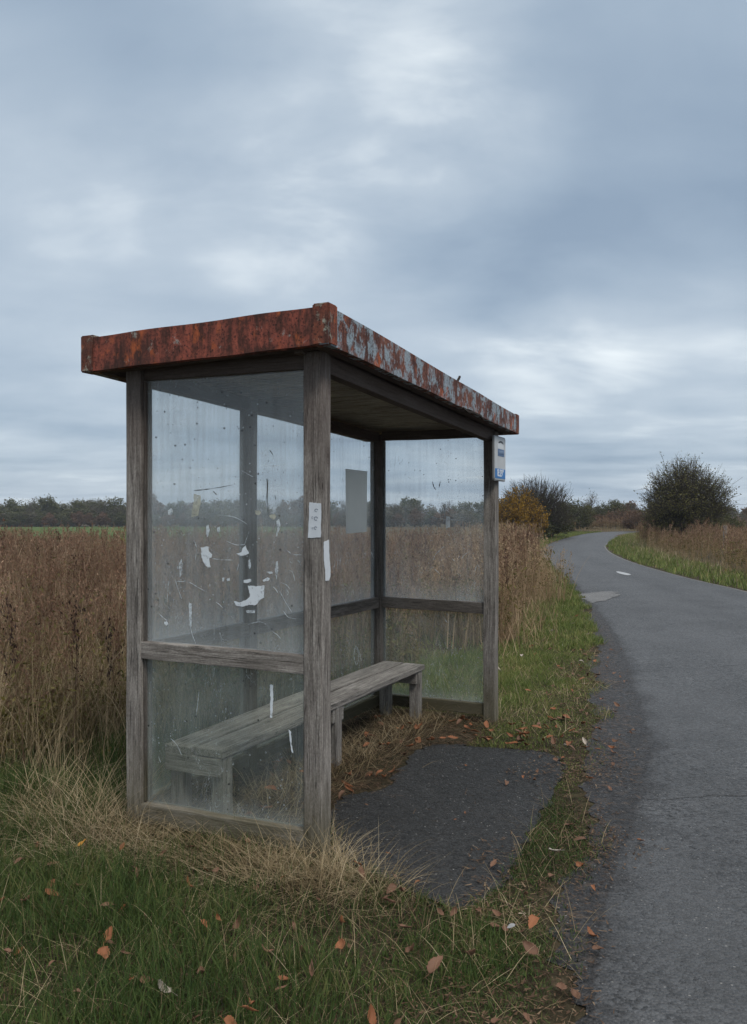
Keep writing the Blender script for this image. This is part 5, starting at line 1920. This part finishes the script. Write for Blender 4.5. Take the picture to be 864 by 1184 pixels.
for px, py, s, mt, lab in (
    (95, 996, 0.095, L_YELLOW, 'bright yellow fallen leaf lying on dead grass left of the shelter'),
    (120, 1130, 0.085, L_ORANGE, 'orange leaf standing in the dark green grass in the bottom left'),
    (305, 1126, 0.075, L_BROWN, 'long brown leaf in the foreground grass below the shelter'),
    (395, 1120, 0.085, L_ORANGE, 'large orange-brown leaf in the foreground grass below the front post'),
    (362, 1148, 0.09, L_BROWN, 'upright curled brown leaf left of the large orange-brown one'),
    (234, 1154, 0.075, L_BROWN, 'pointed brown leaf near the bottom edge beneath the shelter glass'),
    (249, 1028, 0.085, L_BROWN, 'large dull brown leaf caught in straw under the bottom rail'),
    (616, 1092, 0.085, L_ORANGE, 'long tan leaf on the bare strip between pad and road'),
    (613, 1122, 0.075, L_BROWN, 'brown leaf just below the long tan leaf by the road'),
    (667, 1161, 0.075, L_BROWN, 'brown leaf on the gritty road edge near the bottom'),
    (641, 1004, 0.085, L_PALE, 'pale grey dry leaf on the bare strip beside the pad corner'),
    (676, 870, 0.075, L_PALE, 'cream leaf on the grass right of the far pad corner'),
    (653, 876, 0.06, L_PALE, 'small pale leaf at the far right corner of the pad'),
    (606, 863, 0.08, L_ORANGE, 'bright orange leaf at the far edge of the pad'),
    (482, 1027, 0.04, L_ORANGE, 'small round orange leaf near the front edge of the pad'),
    (539, 890, 0.04, L_ORANGE, 'small orange leaf lying alone mid pad'),
    (591, 1095, 0.04, L_GREY, 'small grey disc-like leaf left of the long tan leaf'),
    (505, 1142, 0.095, L_BROWN, 'large flat brown leaf in grass below the pad'),
    (185, 1170, 0.09, L_PALE, 'pale upright withered leaf at the bottom edge of the grass'),
):
    x, y = g(px, py)
    rs = road_side(np.array([x]), np.array([y]))[0]
    pad_in = inside(PAD, np.array([x]), np.array([y]))[0]
    zz = 0.02 if pad_in else (0.018 if rs < 0 else 0.075)
    leaf(x, y, zz, s * 0.85, mt, lab, None, None, 0.25 if zz < 0.03 else 0.7)


def many(n, x0, x1, y0, y1, keep, zr, mats, lab, grp, smin, smax, tilt):
    p = scatter(n * 6, x0, x1, y0, y1, keep)[:n]
    for a, b in p:
        leaf(float(a), float(b), random.uniform(*zr), random.uniform(smin, smax), random.choice(mats), lab, grp, None, tilt)


many(120, -2.6, 0.5, 2.5, 3.9, front_ok, (0.02, 0.07), [L_BROWN, L_BROWN, L_BROWN, L_ORANGE], 'small withered leaf lying in the grass in front of the shelter', 'withered leaves in the front grass', 0.035, 0.068, 0.8)
many(80, -0.9, 0.75, 4.0, 6.4, lambda x, y: in_shelter(x, y, 0.02) & ~inside(PAD, x, y), (0.02, 0.05), [L_BROWN, L_ORANGE, L_ORANGE], 'brown leaf drifted against the pad edge under the bench', 'leaves drifted under the bench', 0.05, 0.085, 0.5)
many(44, 0.0, 1.6, 5.4, 6.35, lambda x, y: ~inside(PAD, x, y) & (road_side(x, y) > 0.1) & ~in_shelter(x, y, 0.0), (0.02, 0.05), [L_BROWN, L_ORANGE, L_ORANGE], 'orange-brown leaf along the far edge of the pad', 'leaves along the far pad edge', 0.05, 0.08, 0.5)
many(95, 0.2, 2.9, 2.4, 10, lambda x, y: (road_side(x, y) < 0.45) & (road_side(x, y) > -0.22), (0.016, 0.03), [L_BROWN, L_BROWN, L_BROWN, L_ORANGE], 'small brown leaf among litter on the road edge', 'leaves on the littered road edge', 0.035, 0.07, 0.3)
many(26, 0.9, 3.2, 6.6, 12.5, verge_ok, (0.03, 0.06), [L_BROWN, L_ORANGE, L_PALE], 'small leaf scattered on the green verge beyond the shelter', 'leaves scattered on the green verge', 0.05, 0.085, 0.6)
many(5, -0.1, 0.9, 3.8, 5.2, lambda x, y: inside(PAD, x, y), (0.018, 0.02), [L_ORANGE, L_BROWN], 'tiny leaf lying on the dark asphalt pad', 'tiny leaves on the pad', 0.02, 0.03, 0.15)

# ------------------------------------------------------------------ air
hz, nh, oh = material('thin_autumn_haze')
pv_ = nh.new('ShaderNodeVolumePrincipled')
pv_.inputs['Color'].default_value = (0.86, 0.92, 1.0, 1)
pv_.inputs['Density'].default_value = 0.00045
nh.l.new(pv_.outputs[0], oh.inputs['Volume'])
bm = bmesh.new()
bmesh.ops.create_cube(bm, size=1)
me = bpy.data.meshes.new('haze')
bm.to_mesh(me)
bm.free()
hb = tag(link('haze', me, hz, Matrix.Translation((0, 570, 2.9)) @ Matrix.Diagonal((1420, 1280, 10.6, 1))), 'thin pale haze over the fields', 'haze', kind='stuff')

# ------------------------------------------------------------------ sky & light
SUN_EL, SUN_AZ = R_(52), R_(150)          # azimuth clockwise from +Y
w = bpy.data.worlds.new('World')
scene.world = w
w.use_nodes = True
n = NT(w.node_tree)
w.node_tree.nodes.clear()
sky = n.new('ShaderNodeTexSky', sky_type='NISHITA')
sky.sun_disc = False
sky.sun_elevation = SUN_EL
sky.sun_rotation = SUN_AZ
d = n.new('ShaderNodeTexCoord').outputs['Generated']
s3 = n.new('ShaderNodeSeparateXYZ')
n.put(s3.inputs[0], d)
def plane(k):
    zc = n.math('ADD', n.math('MAXIMUM', s3.outputs[2], 0.0), k)
    cv = n.new('ShaderNodeCombineXYZ')
    n.put(cv.inputs[0], n.math('DIVIDE', s3.outputs[0], zc))
    n.put(cv.inputs[1], n.math('DIVIDE', s3.outputs[1], zc))
    return n.vmath('ADD', cv.outputs[0], (3.7, 1.3, 0.4))


n1 = n.noise(n.scale(plane(0.42), (1.2, 1.9, 1)), 1.0, 3, 0.45, 0.2)
n2 = n.noise(n.scale(plane(0.40), (3.0, 4.8, 1)), 1.0, 6, 0.54, 0.25)
n3 = n.noise(n.scale(plane(0.10), (0.9, 1.3, 1)), 1.0, 4, 0.5, 0.3)
low = n.rangef(s3.outputs[2], 0.05, 0.28, 1, 0, True)
cl = n.math('ADD', n.math('MULTIPLY', n1, 0.68), n.math('MULTIPLY', n2, 0.32))
cl = n.math('ADD', n.math('MULTIPLY', cl, n.math('SUBTRACT', 1.0, n.math('MULTIPLY', low, 0.6))), n.math('MULTIPLY', n3, n.math('MULTIPLY', low, 0.6)))
cl = n.rangef(cl, 0.36, 0.64, 0.10, 0.70)


def pixdir(px, py):
    return tuple(Vector(((px - CX), FPX, (CY - py))).normalized())


def glow(px, py, rad_px, amt, noise_mix=0.6):
    dt = n.vmath('DOT_PRODUCT', d, pixdir(px, py))
    e = math.cos(math.atan(rad_px / FPX))
    gf = n.rangef(dt, e, 1.0, 0, amt, True)
    return n.math('MULTIPLY', gf, n.rangef(n.math('ADD', n.math('MULTIPLY', n1, 0.4), n.math('MULTIPLY', n2, 0.6)), 0.32, 0.64, 1 - noise_mix, 1.0 + noise_mix * 0.7))


tot = n.math('MULTIPLY', cl, 0.95)
for a in ((50, 190, 150, 0.08), (130, 212, 130, 0.12), (230, 228, 130, 0.14), (330, 240, 150, 0.18), (430, 250, 140, 0.10), (535, 145, 150, 0.28), (400, 50, 240, 0.16), (600, 400, 190, 0.16), (640, 420, 100, 0.12), (800, 470, 150, 0.20), (60, 470, 200, 0.12)):
    tot = n.math('ADD', tot, glow(*a, 0.75))
for a in ((150, 105, 200, 0.20), (820, 40, 340, 0.08), (760, 280, 300, 0.05), (0, 330, 150, 0.16), (300, 330, 200, 0.14), (560, 290, 160, 0.10), (800, 560, 220, 0.14), (430, 150, 90, 0.10)):
    tot = n.math('SUBTRACT', tot, glow(*a, 0.5))
colr = n.ramp(tot, [(0.0, (0.25, 0.33, 0.435)), (0.25, (0.335, 0.42, 0.52)), (0.55, (0.46, 0.54, 0.625)), (0.95, (0.84, 0.90, 0.93))])
# the overcast is brighter overhead than at the horizon
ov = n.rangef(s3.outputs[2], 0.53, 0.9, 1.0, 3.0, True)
colr = n.mix(n.rangef(s3.outputs[2], 0.53, 0.9, 0, 0.75, True), colr, (0.62, 0.59, 0.55))
cloudc = n.vmath('MULTIPLY', colr, (10, 10, 10))
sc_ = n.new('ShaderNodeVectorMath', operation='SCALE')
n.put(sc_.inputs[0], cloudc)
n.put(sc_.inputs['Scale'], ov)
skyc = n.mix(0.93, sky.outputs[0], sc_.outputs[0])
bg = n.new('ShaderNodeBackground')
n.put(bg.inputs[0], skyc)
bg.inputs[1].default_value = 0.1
wo = n.new('ShaderNodeOutputWorld')
n.l.new(bg.outputs[0], wo.inputs[0])

sd = bpy.data.lights.new('sun', 'SUN')
sd.energy = 1.5
sd.angle = R_(14)
sd.color = (1.0, 0.95, 0.88)
sun = bpy.data.objects.new('sun', sd)
COL.objects.link(sun)
sdir = Vector((math.sin(SUN_AZ) * math.cos(SUN_EL), math.cos(SUN_AZ) * math.cos(SUN_EL), math.sin(SUN_EL)))
sun.rotation_euler = sdir.to_track_quat('Z', 'Y').to_euler()
sun.location = (10, -10, 20)

cd = bpy.data.cameras.new('camera')
cam = bpy.data.objects.new('camera', cd)
COL.objects.link(cam)
cam.location = (0, 0, CAM_H)
cam.rotation_euler = (R_(90), 0, 0)
cd.sensor_fit = 'HORIZONTAL'
cd.sensor_width = 36
cd.lens = 36 * FPX / 864
cd.clip_end = 5000
cd.clip_start = 0.05
scene.camera = cam

vs_ = scene.view_settings
vs_.view_transform = 'Standard'
vs_.look = 'None'
vs_.exposure = 0.2
vs_.gamma = 1.0
scene.render.engine = 'CYCLES'
cy = scene.cycles
cy.use_denoising = True
cy.denoiser = 'OPENIMAGEDENOISE'
cy.denoising_input_passes = 'RGB_ALBEDO_NORMAL'
cy.denoising_prefilter = 'ACCURATE'
cy.max_bounces = 8
cy.diffuse_bounces = 4
cy.transparent_max_bounces = 24
cy.caustics_reflective = False
cy.caustics_refractive = False
